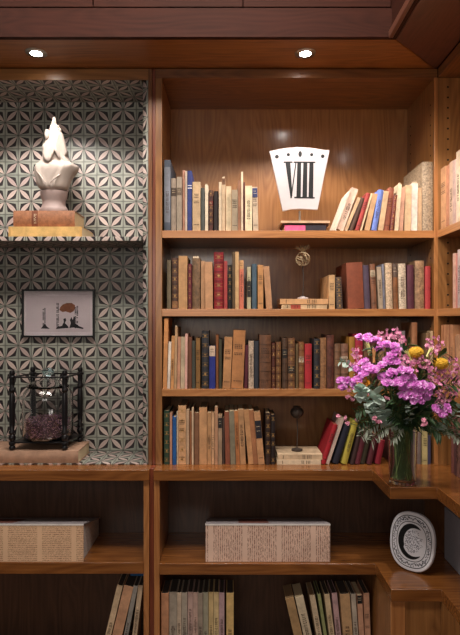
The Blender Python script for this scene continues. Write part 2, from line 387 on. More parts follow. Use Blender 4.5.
# ------------------------------------------------------------------ books
BM = {}
def bookmat(c, kind='cloth'):
    key = (c, kind)
    if key in BM: return BM[key]
    m, nt, b = newmat('binding_%s' % kind)
    tc = N(nt, 'ShaderNodeTexCoord')
    mp = N(nt, 'ShaderNodeMapping'); nt.links.new(tc.outputs['Object'], mp.inputs[0])
    mp.inputs['Location'].default_value = (random.random()*5, random.random()*5, random.random()*5)
    n = N(nt, 'ShaderNodeTexNoise'); n.inputs['Detail'].default_value = 6; n.inputs['Roughness'].default_value = .7
    n.inputs['Scale'].default_value = {'cloth': 30, 'paper': 22, 'leather': 45, 'marbled': 70, 'speckled': 160}[kind]
    nt.links.new(mp.outputs[0], n.inputs['Vector'])
    L = lin(c); amp = {'cloth': .35, 'paper': .42, 'leather': .6, 'marbled': 1.0, 'speckled': .9}[kind]
    rp = N(nt, 'ShaderNodeValToRGB'); rp.color_ramp.elements[0].position = .33; rp.color_ramp.elements[1].position = .68
    rp.color_ramp.elements[0].color = (*[v*(1-amp*.65) for v in L], 1); rp.color_ramp.elements[1].color = (*[min(.9, v*(1+amp*.55)) for v in L], 1)
    nt.links.new(n.outputs[0], rp.inputs[0])
    nt.links.new(rp.outputs[0], b.inputs['Base Color'])
    b.inputs['Roughness'].default_value = {'cloth': .75, 'paper': .85, 'leather': .45, 'marbled': .6, 'speckled': .7}[kind]
    bp = N(nt, 'ShaderNodeBump'); bp.inputs['Strength'].default_value = .25; bp.inputs['Distance'].default_value = .001
    nt.links.new(n.outputs[0], bp.inputs['Height']); nt.links.new(bp.outputs[0], b.inputs['Normal'])
    BM[key] = m; return m
GILT = (176, 134, 76)
def spine_y(w, x, bul):                        # spine surface at x
    return -bul*math.cos(PI*x/w) if w > 0 else 0
def make_book(w, h, d, color, kind='cloth', extra='', label=None, group=None, ink=(60, 40, 30), patch=None):
    """upright book standing at its base centre, spine towards -Y"""
    t = min(.0022, w*.2); soft = kind == 'paper'
    bul = 0 if soft else min(.004, w*.16)
    y0 = bul
    outer = [(-w/2, d)]; n = 8
    for i in range(n+1):
        x = -w/2+w*i/n; outer.append((x, y0-bul*math.sin(PI*i/n)))
    outer.append((w/2, d))
    inner = [(w/2-t, d), (w/2-t, y0+t*1.2), (-w/2+t, y0+t*1.2), (-w/2+t, d)]
    o = MB().prism(outer+inner, 'z', 0, h).build('book', bookmat(color, kind))
    if label: tag(o, label, 'book', group)
    ins = 0.0004 if soft else .0025
    MB().box(-w/2+t+.0001, w/2-t-.0001, y0+t*1.3, d-(.0005 if soft else .004), ins, h-ins).build('pages', M['pages_shaded'] if h > .3 and d < .125 else M['pages' if random.random() < .6 else 'pages_dark'], o)
    def front(x): return y0-bul*math.cos(PI*x/w)
    def strip(mb, z0, z1, x0=-1, x1=1, lift=.0004, mi=0):   # patch following the spine
        n = 6; xs = [max(-w/2+.0002, min(w/2-.0002, (x0+(x1-x0)*i/n)*w/2)) for i in range(n+1)]
        A = [mb.bm.verts.new((x, front(x)-lift, z0)) for x in xs]; B = [mb.bm.verts.new((x, front(x)-lift, z1)) for x in xs]
        C = [mb.bm.verts.new((x, front(x)+.0002, z0)) for x in xs]; E = [mb.bm.verts.new((x, front(x)+.0002, z1)) for x in xs]
        for i in range(n):
            for q in ((A[i], A[i+1], B[i+1], B[i]), (B[i], B[i+1], E[i+1], E[i]), (C[i+1], C[i], E[i], E[i+1]), (A[i+1], A[i], C[i], C[i+1])):
                f = mb.bm.faces.new(q); f.material_index = mi
    def tall_title(mb, z0, z1, width, lift=.0006):
        z = z0
        while z < z1:
            L = random.uniform(.0022, .0042)
            ww = width*random.uniform(.6, 1)
            strip(mb, z, z+L*.35, -ww, ww, lift)
            if random.random() < .8: strip(mb, z+L*.35, min(z+L, z1), -ww, -ww+.35*ww, lift)
            if random.random() < .5: strip(mb, z+L*.35, min(z+L, z1), ww-.4*ww, ww, lift)
            z += L+random.choice((.0012, .0012, .004))
    if 'r' in extra:        # raised bands
        for k in range(5):
            mb = MB(); strip(mb, h*(.16+.165*k), h*(.16+.165*k)+.0024, lift=.0012)
            mb.build('raised_band', bookmat(tuple(int(v*.8) for v in color), 'leather'), o)
    if 'g' in extra:        # gilt tooling between bands
        mb = MB()
        for k in range(6):
            zc = h*(.08+.165*k)
            if random.random() < .85:
                strip(mb, zc-.004, zc-.0028, -.8, .8); strip(mb, zc+.0075, zc+.0085, -.8, .8)
                strip(mb, zc, zc+.004, -.3, .3)
                if random.random() < .5: strip(mb, zc-.0015, zc+.0055, -.12, .12)
        tag(mb.build('gilt_tooling', bookmat(GILT, 'leather'), o), 'gilt lines and ornaments')
    if 't' in extra:        # title running along the spine
        mb = MB(); tall_title(mb, h*random.uniform(.2, .35), h*random.uniform(.55, .8), .5)
        mb.build('spine_title', bookmat(ink, 'cloth'), o)
    if 'h' in extra:        # short horizontal title lines
        mb = MB()
        for zc, nn in ((.74, 3), (.6, 2), (.12, 1)):
            for k in range(nn):
                x = -.7
                while x < .6:
                    L = random.uniform(.15, .35); strip(mb, h*zc-k*.006, h*zc-k*.006+.0026, x, min(x+L, .7)); x += L+.1
        mb.build('spine_title', bookmat(ink, 'cloth'), o)
    if 'w' in extra:
        mb = MB(); strip(mb, h*.70, h*.70+.004, lift=.0005); strip(mb, h*.745, h*.745+.003, lift=.0005)
        tag(mb.build('spine_bands', bookmat((215, 210, 215), 'cloth'), o), 'two white spine bands')
    if patch:
        pc, f0, f1 = patch
        mb = MB(); strip(mb, h*f0, h*f1, -.96, .96, lift=.0003); p = mb.build('spine_label', bookmat(pc, 'paper'), o)
        if f1-f0 < .45 and w > .012:
            mb = MB()
            for k in range(2):
                x = -.6
                while x < .5:
                    L = random.uniform(.15, .4); zz = h*(f0+(f1-f0)*(.4+.25*k)); strip(mb, zz, zz+.002, x, min(.6, x+L), lift=.0006); x += L+.12
            mb.build('label_print', bookmat(ink if sum(pc) > 250 else (190, 170, 140), 'cloth'), p)
    if 'c' in extra:        # loose frayed cap of the spine
        mb = MB(); 
        for k in range(3): strip(mb, h-.0005, h+.004+.003*random.random(), -.8+.5*k, -.4+.5*k, lift=.0001)
        tag(mb.build('frayed_cap', bookmat((214, 190, 158), 'paper'), o), 'frayed paper at top of spine')
    return o
ORD = ['first','second','third','fourth','fifth','sixth','seventh','eighth','ninth','tenth','eleventh','twelfth','thirteenth','fourteenth','fifteenth','sixteenth','seventeenth','eighteenth','nineteenth','twentieth']
ORD += ['twenty-'+x for x in ORD[:9]]+['thirtieth']+['thirty-'+x for x in ORD[:9]]+['fortieth','forty-first','forty-second','forty-third']
def row(specs, ybase_z, D, side, group, dmin=.12, dmax=.17, maxx=None):
    """specs: (a, b, ytop, lean, colour, kind, extra, description[, patch[, depth]]) in picture columns at the spine plane"""
    prev = None; k = D/F
    for i, s in enumerate(specs):
        a, b, yt, lean, col, kind, ex, desc = s[:8]
        patch = s[8] if len(s) > 8 else None
        d = s[9] if len(s) > 9 and s[9] else random.uniform(dmin, dmax)
        Dy = D+random.uniform(-.004, .006)
        H = EYE+(HZ-yt)*D/F-ybase_z
        th = math.atan2(lean*k, H)
        wd = (b-a)*k*math.cos(th)-.0006
        h = (H-wd*abs(math.sin(th)))/math.cos(th)
        lab = '%s, %s from the left in %s' % (desc, ORD[i], side)
        bk = make_book(wd, h, d, col, kind, ex, lab, group, patch=patch)
        # corner on which it leans
        px = (b if lean > 0 else a); X = (px-230)*k
        # local corner +-w/2 at z 0 goes to X
        cx = (wd/2 if lean > 0 else -wd/2) if abs(lean) > 0 else -wd/2
        if lean == 0: X = (a-230)*k
        def edges(X):
            # left and right x at sampled heights
            out = []
            R = [(math.cos(th)*(x-cx)+math.sin(th)*z+X, -math.sin(th)*(x-cx)+math.cos(th)*z) for x, z in ((-wd/2, 0), (wd/2, 0), (wd/2, h), (-wd/2, h))]
            for j in range(80):
                zz = j*.005; xs = []
                for q in range(4):
                    p1, p2 = R[q], R[(q+1) % 4]
                    if (p1[1]-zz)*(p2[1]-zz) <= 0 and abs(p1[1]-p2[1]) > 1e-9:
                        xs.append(p1[0]+(p2[0]-p1[0])*(zz-p1[1])/(p2[1]-p1[1]))
                out.append((min(xs), max(xs)) if xs else None)
            return out
        E = edges(X)
        if prev:
            sh = max([p[1]-e[0] for p, e in zip(prev, E) if p and e]+[-1])+.0003
            if sh > 0: X += sh; E = edges(X)
        prev = E
        if i == len(specs)-1: print('ROW', side, 'last drift px', round((X-(px-230)*k)/k, 1))
        bk.rotation_euler = (0, th, 0)
        # position of local origin so that the pivot corner lands at X on the shelf
        zoff = 0
        bk.location = (X-math.cos(th)*cx, Dy, ybase_z+.0004+math.sin(th)*cx*1.0 if False else ybase_z+.0004+math.sin(th)*cx)
C='cloth'; Pp='paper'; Le='leather'; Ma='marbled'; Sp='speckled'
row([
 (164.2,170.6,160,0,(74,80,92),C,'t','tall slate grey hardback',((120,122,130),.12,.9),.2),
 (171,176.3,178,0,(160,142,126),C,'','grey beige book with dark top band',((92,76,66),.66,.82)),
 (176.8,182,177,0,(152,136,118),C,'','stone grey book with brown top band',((96,80,66),.66,.80)),
 (182.5,185,170,0,(180,130,108),C,'','thin tall pinkish tan book'),
 (185.2,187.2,171,0,(205,185,165),Pp,'','thin tall cream pamphlet'),
 (187.5,192,171,0,(44,54,112),C,'w','navy blue book with white bands'),
 (192.6,200.6,182,0,(190,160,124),Pp,'h','wide tan paper bound book'),
 (201,204.6,188,0,(74,76,70),C,'','dark green grey book'),
 (205,208.2,185,0,(222,204,178),Pp,'c','narrow cream book with frayed top'),
 (208.6,213.2,190,0,(78,44,38),Le,'rg','dark brown ribbed leather book',((112,38,34),.62,.74)),
 (213.8,218.6,191,0,(36,24,22),C,'','near black book'),
 (218.9,221.8,182,0,(212,188,158),Pp,'','thin cream paper book'),
 (222,225.4,178,0,(200,172,140),Pp,'c','cream book with torn brown top',((120,84,60),.88,1.0)),
 (226,231.4,186,0,(208,186,152),Pp,'','pale cream paper bound book'),
 (231.7,237.8,190,0,(158,140,116),Pp,'h','grey beige paper book'),
 (238,241,180,0,(170,124,98),Pp,'','pinkish brown narrow book'),
 (241.2,243.2,172,0,(222,200,170),Pp,'','very thin cream pamphlet standing tallest'),
 (243.4,245,182,0,(92,36,34),C,'','thin dark red book'),
 (245.2,252.2,186,0,(220,200,164),Pp,'t','wide ivory paper bound book'),
 (252.6,258,187,-1,(196,172,146),Pp,'h','beige book with blue top label',((60,66,106),.76,.97)),
], ZS1, 2.008, 'top shelf left row', 'books upright on the left of the top shelf')
row([
 (333.5,335.6,191,15,(226,208,186),Pp,'','thin cream leaning booklet'),
 (336,343.4,187,16,(212,178,156),Pp,'t','pinkish cream leaning paperback'),
 (343.7,347.3,197,14,(196,160,124),Pp,'','leaning beige book'),
 (347.6,352,197,12.5,(88,60,46),C,'','dark brown leaning book'),
 (352.3,356.8,192.5,12,(158,56,50),C,'h','red leaning book'),
 (357.6,359.6,193,11,(206,178,142),Pp,'','thin beige leaning booklet'),
 (363.5,368.8,193,8.5,(188,148,108),Pp,'','tan leaning book'),
 (369.2,374.6,189.5,7.5,(104,124,192),C,'t','light blue leaning cloth book'),
 (375.8,381,191,6,(200,164,126),Pp,'','cream tan leaning book'),
 (381.4,387,187,5.5,(150,84,60),C,'h','reddish brown leaning book'),
 (387.4,391,195,4,(112,48,44),Le,'g','dark red book with gilt ornaments'),
 (391.4,395.6,184,3.5,(222,196,162),Pp,'c','cream paper book with torn peak'),
 (396,400,187,2.5,(196,146,120),Pp,'','pinkish tan paper book'),
 (400.4,406.6,185,1.2,(200,168,130),Pp,'','beige paper bound book'),
 (407.4,413.8,183,.6,(232,208,194),Pp,'c','whitish pink paper book'),
 (414,417.6,188,0,(190,156,120),Pp,'','narrow tan book'),
 (422.4,432.9,162,0,(160,138,112),Sp,'','big grey slipcase taller than its neighbours',None,.22),
], ZS1, 2.008, 'top shelf right row', 'books upright on the right of the top shelf')
row([
 (167,171,260,0,(104,92,70),C,'','olive brown book'),
 (171.8,178,258,0,(82,56,46),Le,'rg','dark leather book with gilt',((150,104,70),.02,.16)),
 (178.5,187.4,256,0,(184,140,96),Pp,'','wide tan paper bound book'),
 (188.3,191.6,264,0,(98,28,40),C,'g','thin maroon book'),
 (192.2,200.4,258,0,(116,88,62),Ma,'c','brown book with woven pattern'),
 (201,204.8,261,0,(180,136,100),Pp,'','narrow tan book'),
 (205.3,213,262,-.5,(188,140,102),Pp,'','smooth tan wide book'),
 (213.9,223.6,252,0,(136,30,38),Le,'rg','wide crimson leather book with gilt'),
 (223.9,227.4,261,0,(160,62,58),C,'','rose red narrow book'),
 (228,232,265,0,(34,30,30),C,'g','black narrow book'),
 (232.4,235,252,0,(92,70,44),C,'','thin tall olive brown book'),
 (235.2,239,252,0,(196,156,110),Pp,'','tall tan cream narrow book'),
 (239.4,243.8,260.5,0,(204,112,86),C,'t','salmon pink book',((200,150,100),.82,1.0)),
 (247,251,267,0,(176,164,130),C,'t','pale sage book with black label',((40,38,36),.28,.66)),
 (252,256.8,264,0,(68,86,98),C,'','slate blue book'),
 (257.8,263.4,265,0,(188,134,84),Pp,'h','orange tan book'),
 (263.8,270,266,-3.2,(184,136,98),Pp,'','slanting beige book at row end'),
], ZS2, 2.008, 'second shelf left row', 'books upright on the left of the second shelf')
row([
 (329,335,275,0,(204,160,112),Pp,'h','short cream tan book with dark writing',None,.2),
 (337,343.2,277,-1.5,(76,64,60),Ma,'g','short dark patterned book'),
 (348.4,364.6,262,-2,(134,68,42),C,'','very wide red brown book',None,.2),
 (365,371,265,-2,(80,64,80),C,'','purple grey book'),
 (371.8,377,264,-2,(128,84,60),Le,'h','brown book with cream label',((196,176,146),.72,.86)),
 (378.6,383,267,-2,(172,150,126),Pp,'t','grey cream book'),
 (383.6,386,264,-1.5,(128,128,140),C,'','thin blue grey book'),
 (386.4,393,263,-1.2,(210,176,144),Sp,'','mottled cream book'),
 (394,399,263.5,-1.2,(134,86,52),Le,'','worn golden brown book',((92,74,64),.7,1.0)),
 (399.6,407,263.5,-1,(216,186,160),Sp,'t','speckled whitish book'),
 (407.8,414.4,265,-.5,(86,40,52),C,'','dark plum book'),
 (415.6,425,260.5,0,(158,122,90),Ma,'','thick tan marbled book'),
 (426,431.4,266,0,(176,58,58),C,'','coral red book'),
], ZS2, 2.008, 'second shelf right row', 'books upright on the right of the second shelf')
row([
 (162.6,166.8,318,1.5,(204,140,86),Pp,'','tallest orange tan paper book'),
 (167,169.8,342,1.4,(226,208,192),Pp,'','short white paper book'),
 (170.2,173.6,336,1.2,(196,140,88),Pp,'t','orange tan narrow book'),
 (173.9,176.4,327,1,(184,148,110),Pp,'c','thin tall grey tan book'),
 (176.8,180,337,.8,(196,142,112),Pp,'','pinkish tan book'),
 (180.3,184.4,337,.6,(196,176,146),Pp,'','grey cream paper book'),
 (184.7,187.2,334,.4,(214,164,150),Pp,'','thin pale pink book'),
 (187.6,191.8,337,0,(106,64,44),C,'','chestnut brown book'),
 (192.1,195.6,341,0,(72,72,62),C,'','dark grey green book'),
 (196,200.2,338,0,(134,96,50),C,'h','dark ochre book'),
 (201.6,209,331,0,(48,48,52),Le,'gh','black book with gilt lettering'),
 (209.3,215.4,346,0,(38,48,128),C,'','royal blue book with cream top',((206,180,156),.76,1.0)),
 (215.8,218.6,335,0,(134,82,44),C,'','thin golden brown book'),
 (218.9,221.8,339,0,(66,62,44),C,'','thin dark olive book'),
 (222.4,230.4,337,2,(190,136,90),Pp,'h','wide tan book leaning slightly'),
 (230.9,243,330,2.6,(176,120,74),Pp,'h','widest tall tan brown book'),
 (244.2,247.6,345,1,(86,30,42),C,'','dark maroon book'),
 (248.4,253.6,341,0,(190,166,144),Sp,'t','pale grey beige book'),
 (254.4,258.9,341,0,(44,46,54),C,'','dark blue black book'),
 (259.5,271,335,0,(106,70,48),Le,'rh','thick brown ribbed leather book'),
 (271.8,275.8,343,0,(88,46,36),Le,'rg','red brown ribbed leather book'),
 (276.1,281.2,342,0,(108,72,46),Le,'rg','brown leather book with gilt bands'),
 (282.4,287.6,338,0,(86,62,46),Le,'r','dark leather book with black labels',((40,36,34),.6,.78)),
 (288,295.2,338,0,(112,76,52),Le,'rg','brown leather book with black labels',((42,38,34),.3,.44)),
 (296,298.6,344,0,(104,82,52),C,'','thin olive brown book'),
 (299,304.4,342,0,(136,88,54),Le,'rg','tan leather book with white label',((190,172,150),.56,.68)),
 (305,312,344,0,(172,38,46),C,'h','bright red cloth book'),
 (314,320,339,0,(46,46,50),Le,'gh','black leather book with silvery ornaments'),
 (320.4,326.8,338,0,(150,106,70),Ma,'','tan marbled book'),
 (327.2,334.2,335,0,(96,52,40),Ma,'','dark reddish brown book'),
 (334.8,340.8,344,0,(124,90,66),Le,'rg','small brown ribbed book'),
 (341.2,348.2,344,0,(134,96,76),Le,'r','small brown book with pale bands',((190,168,146),.62,.72)),
 (349.4,355,337,0,(168,118,44),C,'','ochre yellow book'),
 (355.4,363,334,0,(164,34,58),C,'g','crimson book beside the blossoms'),
 (364,371,341,0,(112,74,50),Le,'r','brown book behind pink blossoms'),
 (371.5,378,339,0,(90,48,40),Le,'','dark red brown book behind blossoms'),
 (378.5,386,342,0,(140,104,72),C,'','tan book behind blossoms'),
 (386.5,393,340,0,(78,58,48),Le,'r','dark brown book behind blossoms'),
 (393.5,399.5,338,0,(70,44,40),Le,'','brownish black book behind blossoms'),
 (400,406,331,0,(126,120,120),C,'','grey book showing above blossoms'),
 (412,417.6,322.5,0,(150,100,66),C,'','tall brown book above yellow ball flower'),
 (426.2,430.1,333,0,(134,104,72),C,'','olive tan book above dusty blossoms'),
 (430.4,432.9,331,0,(196,164,126),Pp,'','thin cream book at right panel'),
], ZS3, 2.006, 'third shelf row', 'books upright on the third shelf', .11, .15)
row([
 (164,169.4,411,0,(44,66,48),C,'g','dark green book with pale ornaments'),
 (169.8,172.2,413,0,(184,132,106),Pp,'','thin pinkish tan book'),
 (172.6,176.4,417,0,(28,84,146),C,'','bright blue book'),
 (176.7,178,412,0,(214,192,162),Pp,'','thin cream pamphlet'),
 (178.2,186,406,0,(208,160,116),Pp,'gh','wide ornamented cream tan book'),
 (186.3,189.2,410,0,(186,154,124),Pp,'','narrow beige book'),
 (189.5,191.7,412,0,(156,100,64),Pp,'','thin chestnut book'),
 (191.9,193.7,408,0,(206,178,146),Pp,'','very thin cream pamphlet'),
 (194.2,199,413,0,(128,88,62),C,'','brown book'),
 (199.3,207,408,0,(196,146,102),Pp,'','wide tan paper book'),
 (207.3,211.2,413,0,(190,142,98),Pp,'t','tan book with title'),
 (211.5,214.6,413,0,(204,160,120),Pp,'t','narrow cream tan titled book'),
 (214.9,218,407,0,(182,136,104),Pp,'c','narrow pinkish book with raised paper slip'),
 (218.3,222.2,415,0,(160,132,106),Pp,'','grey beige book with black patch',((30,26,28),.74,.94)),
 (222.5,224.6,418,0,(76,56,48),C,'','thin dark brown book'),
 (225.2,230,412,-1.2,(142,80,58),Pp,'','red brown slightly leaning book'),
 (230.4,235.6,411,-1.6,(132,122,100),Pp,'','grey green leaning book'),
 (236,240,411,-2,(176,112,66),Pp,'t','orange brown leaning book'),
 (240.4,246,409.5,-2.4,(184,138,96),Pp,'t','leaning tan book'),
 (247.6,252.8,410,-5,(196,144,98),Pp,'','more steeply leaning tan book'),
 (253.2,258,410,-5,(160,106,70),Pp,'','steeply leaning brown book'),
 (258.4,264.8,412,-4.6,(198,146,102),Pp,'h','leaning tan book with black label',((28,28,40),.5,.84)),
 (265.6,270.6,413,0,(58,40,34),Le,'rg','dark brown ribbed leather book'),
 (271,275.4,415,0,(44,34,34),Le,'rg','blackish ribbed leather book'),
], ZW, 2.004, 'worktop left row', 'books upright on the worktop left of the stack', .12, .16)
row([
 (320.5,325,424,13,(160,20,34),C,'h','bright red leaning book'),
 (325.4,328.8,417.5,16,(198,172,158),Pp,'','pale pinkish leaning book'),
 (332,338.5,424,13,(32,32,48),C,'','dark navy leaning book'),
 (341,347,420,12,(176,160,62),C,'t','mustard yellow leaning book'),
 (350,354,428,9,(56,32,30),C,'','very dark brown leaning book'),
 (354.4,359.6,430,8,(94,30,42),C,'','dark plum leaning book'),
 (360,365,430,8,(60,52,34),C,'','dark olive leaning book'),
 (366.5,371.6,434,7,(84,28,36),C,'','maroon leaning book'),
 (374.8,380.6,440,5,(140,28,46),C,'','small cherry red leaning book'),
], ZW, 2.004, 'worktop middle row', 'books leaning on the worktop left of the vase', .12, .16)
row([
 (392,398,432,0,(96,44,38),C,'','dark red book behind glass vase'),
 (399,405,436,0,(86,60,40),C,'','brown book behind glass vase'),
 (406,411,432,0,(104,70,46),C,'','tan brown book behind glass vase'),
 (418,422,433,0,(122,106,102),C,'','grey book right of the vase'),
 (422.6,427.4,430,0,(196,178,122),Pp,'h','pale yellow book right of the vase'),
 (427.8,431.4,436,0,(70,66,92),C,'','blue grey book right of the vase'),
], ZW, 2.004, 'worktop row behind vase', 'books upright on the worktop by the vase', .12, .16)
# bottom compartments
row([
 (95,101,585,22,(206,178,144),Pp,'t','cream leaning paperback with title'),
 (102,112,585,22,(198,150,116),Pp,'','wide tan pink leaning paperback'),
 (115.2,119.6,585.5,18.4,(150,144,136),Pp,'t','grey leaning paperback'),
 (125.8,130.6,586,11,(202,176,146),Pp,'t','cream leaning paperback by the post'),
], ZB, 1.965, 'bottom left compartment', 'paperbacks in the bottom left compartment', .10, .12)
cols = [(194,140,104),(170,158,142),(206,184,160),(174,162,146),(190,160,150),(202,170,156),(160,144,128),(168,162,140),(212,184,132),(218,192,142),(188,156,158)]
nm = ['terracotta tan','stone grey','light cream','ash grey','dusty pink','pale pink','taupe','sage grey','sand yellow','straw yellow','mauve']
bd = [161.4,169,177,181.6,187.4,193,198,203,208.4,213.6,219,224.6]
row([(bd[i]+.1,bd[i+1]-.1,593,0,cols[i],Pp,'t' if i else '',nm[i]+' journal volume') for i in range(11)]+
    [(226.4,233.8,593,0,(214,180,118),Pp,'t','golden tan journal volume')], ZB, 1.965, 'bottom centre set', 'matching journal volumes in the bottom centre', .10, .101)
row([
 (303.5,312.3,597,-18.5,(176,142,100),Pp,'','brown beige slanting volume'),
 (313,321.6,596,-18.2,(218,200,170),Pp,'t','cream white slanting volume'),
 (324,329.6,595.5,-14.5,(214,192,160),Pp,'t','cream slanting volume'),
 (330.4,333.6,594,-13,(150,156,104),Pp,'','thin pale green slanting volume'),
 (334.6,340,594,-10.5,(212,188,150),Pp,'t','sand cream slanting volume'),
 (340.4,345.8,593.5,-8.5,(196,160,160),Pp,'t','mauve pink slanting volume'),
 (346.3,356,593.5,-6.5,(192,154,112),Pp,'t','wide tan volume'),
 (356.3,361,594,-5.5,(190,176,158),Pp,'t','grey cream volume'),
 (361.3,366.4,595,-4.5,(204,154,124),Pp,'','peach volume with black top',((26,22,22),.9,1.0)),
 (366.8,372.6,594,-3,(202,152,122),Pp,'h','wide peach tan volume'),
], ZB, 1.965, 'bottom right set', 'slanting journal volumes in the bottom right', .10, .105)
# side bookcase: spines face the room's centre, counted away from the corner
def side_row(specs, z, y0, where, group):
    y = y0
    for i, (wd, h, col, kind, ex, desc) in enumerate(specs):
        lab = '%s in side bookcase %s, %s from the corner' % (desc, where, ORD[i])
        bk = make_book(wd-.0006, h, random.uniform(.13, .16), col, kind, ex, lab, group)
        bk.rotation_euler = (0, 0, -PI/2)
        bk.location = (XR+.020+random.uniform(0, .004), y-wd/2, z+.0005); y -= wd
side_row([(.046,.225,(196,146,104),Pp,'h','tan paper book'),(.034,.222,(190,130,98),Pp,'','orange tan book'),(.03,.225,(196,164,138),Pp,'t','beige book'),
          (.026,.222,(188,158,146),Pp,'','pinkish grey book'),(.03,.245,(214,188,162),Pp,'t','tall cream book'),(.035,.22,(160,110,80),C,'h','brown book'),(.03,.23,(190,150,110),Pp,'','sandy book')],
         ZS1, 1.993, 'top shelf', 'books on the side bookcase top shelf')
side_row([(.022,.190,(204,160,140),Pp,'','pale pink book'),(.02,.186,(190,120,110),C,'','dusty rose book'),(.026,.198,(186,166,160),Pp,'t','grey pink book'),(.03,.19,(96,104,130),C,'','blue grey book'),(.03,.2,(170,120,90),C,'h','brown book')],
         ZS2, 1.886, 'second shelf', 'books on the side bookcase second shelf')
side_row([(.014,.236,(190,130,88),Pp,'','thin tan book'),(.016,.238,(168,112,74),Pp,'','thin brown book'),(.014,.237,(200,146,104),Pp,'t','thin light tan book'),(.016,.238,(178,122,84),Pp,'','thin caramel book'),
          (.014,.238,(194,140,100),Pp,'','thin sandy book'),(.016,.238,(160,104,70),Pp,'','thin dark tan book'),(.022,.238,(190,134,94),Pp,'t','tan book'),(.026,.2,(150,110,84),C,'','shorter grey brown book'),(.03,.206,(184,136,100),Pp,'','shorter tan book'),(.03,.21,(130,84,60),C,'h','brown book')],
         ZS3, 1.992, 'third shelf', 'books on the side bookcase third shelf')
side_row([(.024,.2,(124,74,66),C,'','reddish brown book'),(.022,.2,(96,60,58),C,'','dark plum brown book'),(.026,.21,(134,92,80),C,'t','dusty brown book'),(.03,.2,(90,58,46),C,'','dark brown book')],
         ZW, 1.905, 'worktop level', 'books on the side bookcase worktop')

# books lying flat: front face towards the camera is the spine
def flat_book(x0, x1, D, z, th, depth, col, kind, ex, label, group=None, patch=None, cat='book', yaw=0):
    W = x1-x0
    o = make_book(th, W, depth, col, kind, ex, label, group, patch=patch)
    # lay on its side: local z -> +x, local x -> -z
    o.rotation_euler = (0, PI/2, yaw); o.location = (x0, D, z+th/2+.0004); return o
def X(px, D): return (px-230)*D/F
GB = 'books lying under the roman numeral plaque'
flat_book(X(284.6, 2.03), X(326, 2.03), 2.03, ZS1, .0245, .13, (40, 34, 42), Pp, '', 'pink and black paperback lying under the numeral plaque', GB, patch=((214, 84, 126), .0, .5))
flat_book(X(281, 2.03), X(330, 2.03), 2.03, ZS1+.0335, .0085, .13, (196, 160, 128), Pp, '', 'thin beige booklet directly beneath the numeral plaque stand', GB)
flat_book(X(282.5, 2.04), X(329, 2.04), 2.045, ZS1+.0252, .0080, .12, (96, 62, 48), C, '', 'thin dark brown book between pink paperback and beige booklet', GB)
GB = 'books lying under the filigree pod'
flat_book(X(281.5, 2.015), X(327, 2.015), 2.012, ZS2, .017, .13, (206, 176, 136), Pp, 'h', 'lower cream and red lying book under the filigree pod', GB, patch=((160, 70, 54), .2, .42))
flat_book(X(280, 2.015), X(328, 2.015), 2.010, ZS2+.0175, .020, .13, (206, 156, 108), Pp, 'h', 'upper tan lying book under the filigree pod', GB)
GB = 'books lying on the worktop under the dark pod'
flat_book(X(276.8, 2.01), X(320.5, 2.01), 2.002, ZW, .0175, .13, (216, 194, 164), Pp, 'h', 'lower cream book of the stack on the worktop', GB)
flat_book(X(277.4, 2.01), X(322, 2.01), 2.004, ZW+.018, .0200, .13, (206, 178, 144), Pp, 'h', 'upper cream book of the stack on the worktop', GB)
flat_book(X(8.7, 2.01), X(82, 2.01), 2.008, EYE+(HZ-236.5)*2.005/F, .037, .165, (204, 158, 92), Pp, '', 'large gold and cream book lying on the tiled shelf', 'books under the bust', patch=((214, 172, 106), .03, .97))
flat_book(X(14, 2.03), X(75, 2.03), 2.022, EYE+(HZ-236.5)*2.005/F+.0378, .062, .145, (150, 98, 66), Le, '', 'thick brown leather book lying right under the bust', 'books under the bust', patch=((116, 66, 44), .30, .40))
flat_book(-1.02, X(78, 2.005), 2.004, ZW+.0037, .045, .170, (166, 130, 106), C, '', 'large worn beige book lying under the glass jar', None)

# blue thing lying behind the leaning paperbacks
tag(MB().box(-.374, -.318, 2.03, 2.10, .5880, .6000).build('book', bookmat((40, 90, 140), 'cloth'), bevel=.002), 'small blue notebook lying on top of the bottom left paperbacks', 'notebook')

# ------------------------------------------------------------------ wedge shaped paper boxes
def print_mat(name, base, ink, scale, dens):
    m, nt, b = newmat(name); tc = N(nt, 'ShaderNodeTexCoord')
    mp = N(nt, 'ShaderNodeMapping'); mp.inputs['Scale'].default_value = (scale, scale, scale*.28 if dens else scale*1.3); nt.links.new(tc.outputs['Object'], mp.inputs[0])
    n = N(nt, 'ShaderNodeTexNoise'); n.inputs['Scale'].default_value = 1; n.inputs['Detail'].default_value = 4; n.inputs['Roughness'].default_value = .8; nt.links.new(mp.outputs[0], n.inputs['Vector'])
    # script columns: lines spaced along x
    sp = N(nt, 'ShaderNodeSeparateXYZ'); nt.links.new(tc.outputs['Object'], sp.inputs[0])
    ln = math_(nt, 'PINGPONG', math_(nt, 'MULTIPLY', math_(nt, 'ADD', sp.outputs[0 if dens else 2], 4), 130 if dens else 150), .5)
    wide = math_(nt, 'PINGPONG', math_(nt, 'MULTIPLY', math_(nt, 'ADD', sp.outputs[0], 4.02), 8.1), .5)
    blank = math_(nt, 'GREATER_THAN', wide, .07)
    ink_f = math_(nt, 'MULTIPLY', math_(nt, 'MULTIPLY', math_(nt, 'GREATER_THAN', n.outputs[0], .50), math_(nt, 'GREATER_THAN', ln, .2)), blank)
    n2 = N(nt, 'ShaderNodeTexNoise'); n2.inputs['Scale'].default_value = 12; nt.links.new(tc.outputs['Object'], n2.inputs['Vector'])
    bc_ = mixc(nt, n2.outputs[0], lin(base), lin(tuple(int(v*.86) for v in base)))
    nt.links.new(mixc(nt, math_(nt, 'MULTIPLY', ink_f, .8), bc_, lin(ink)), b.inputs['Base Color']); b.inputs['Roughness'].default_value = .8
    return m
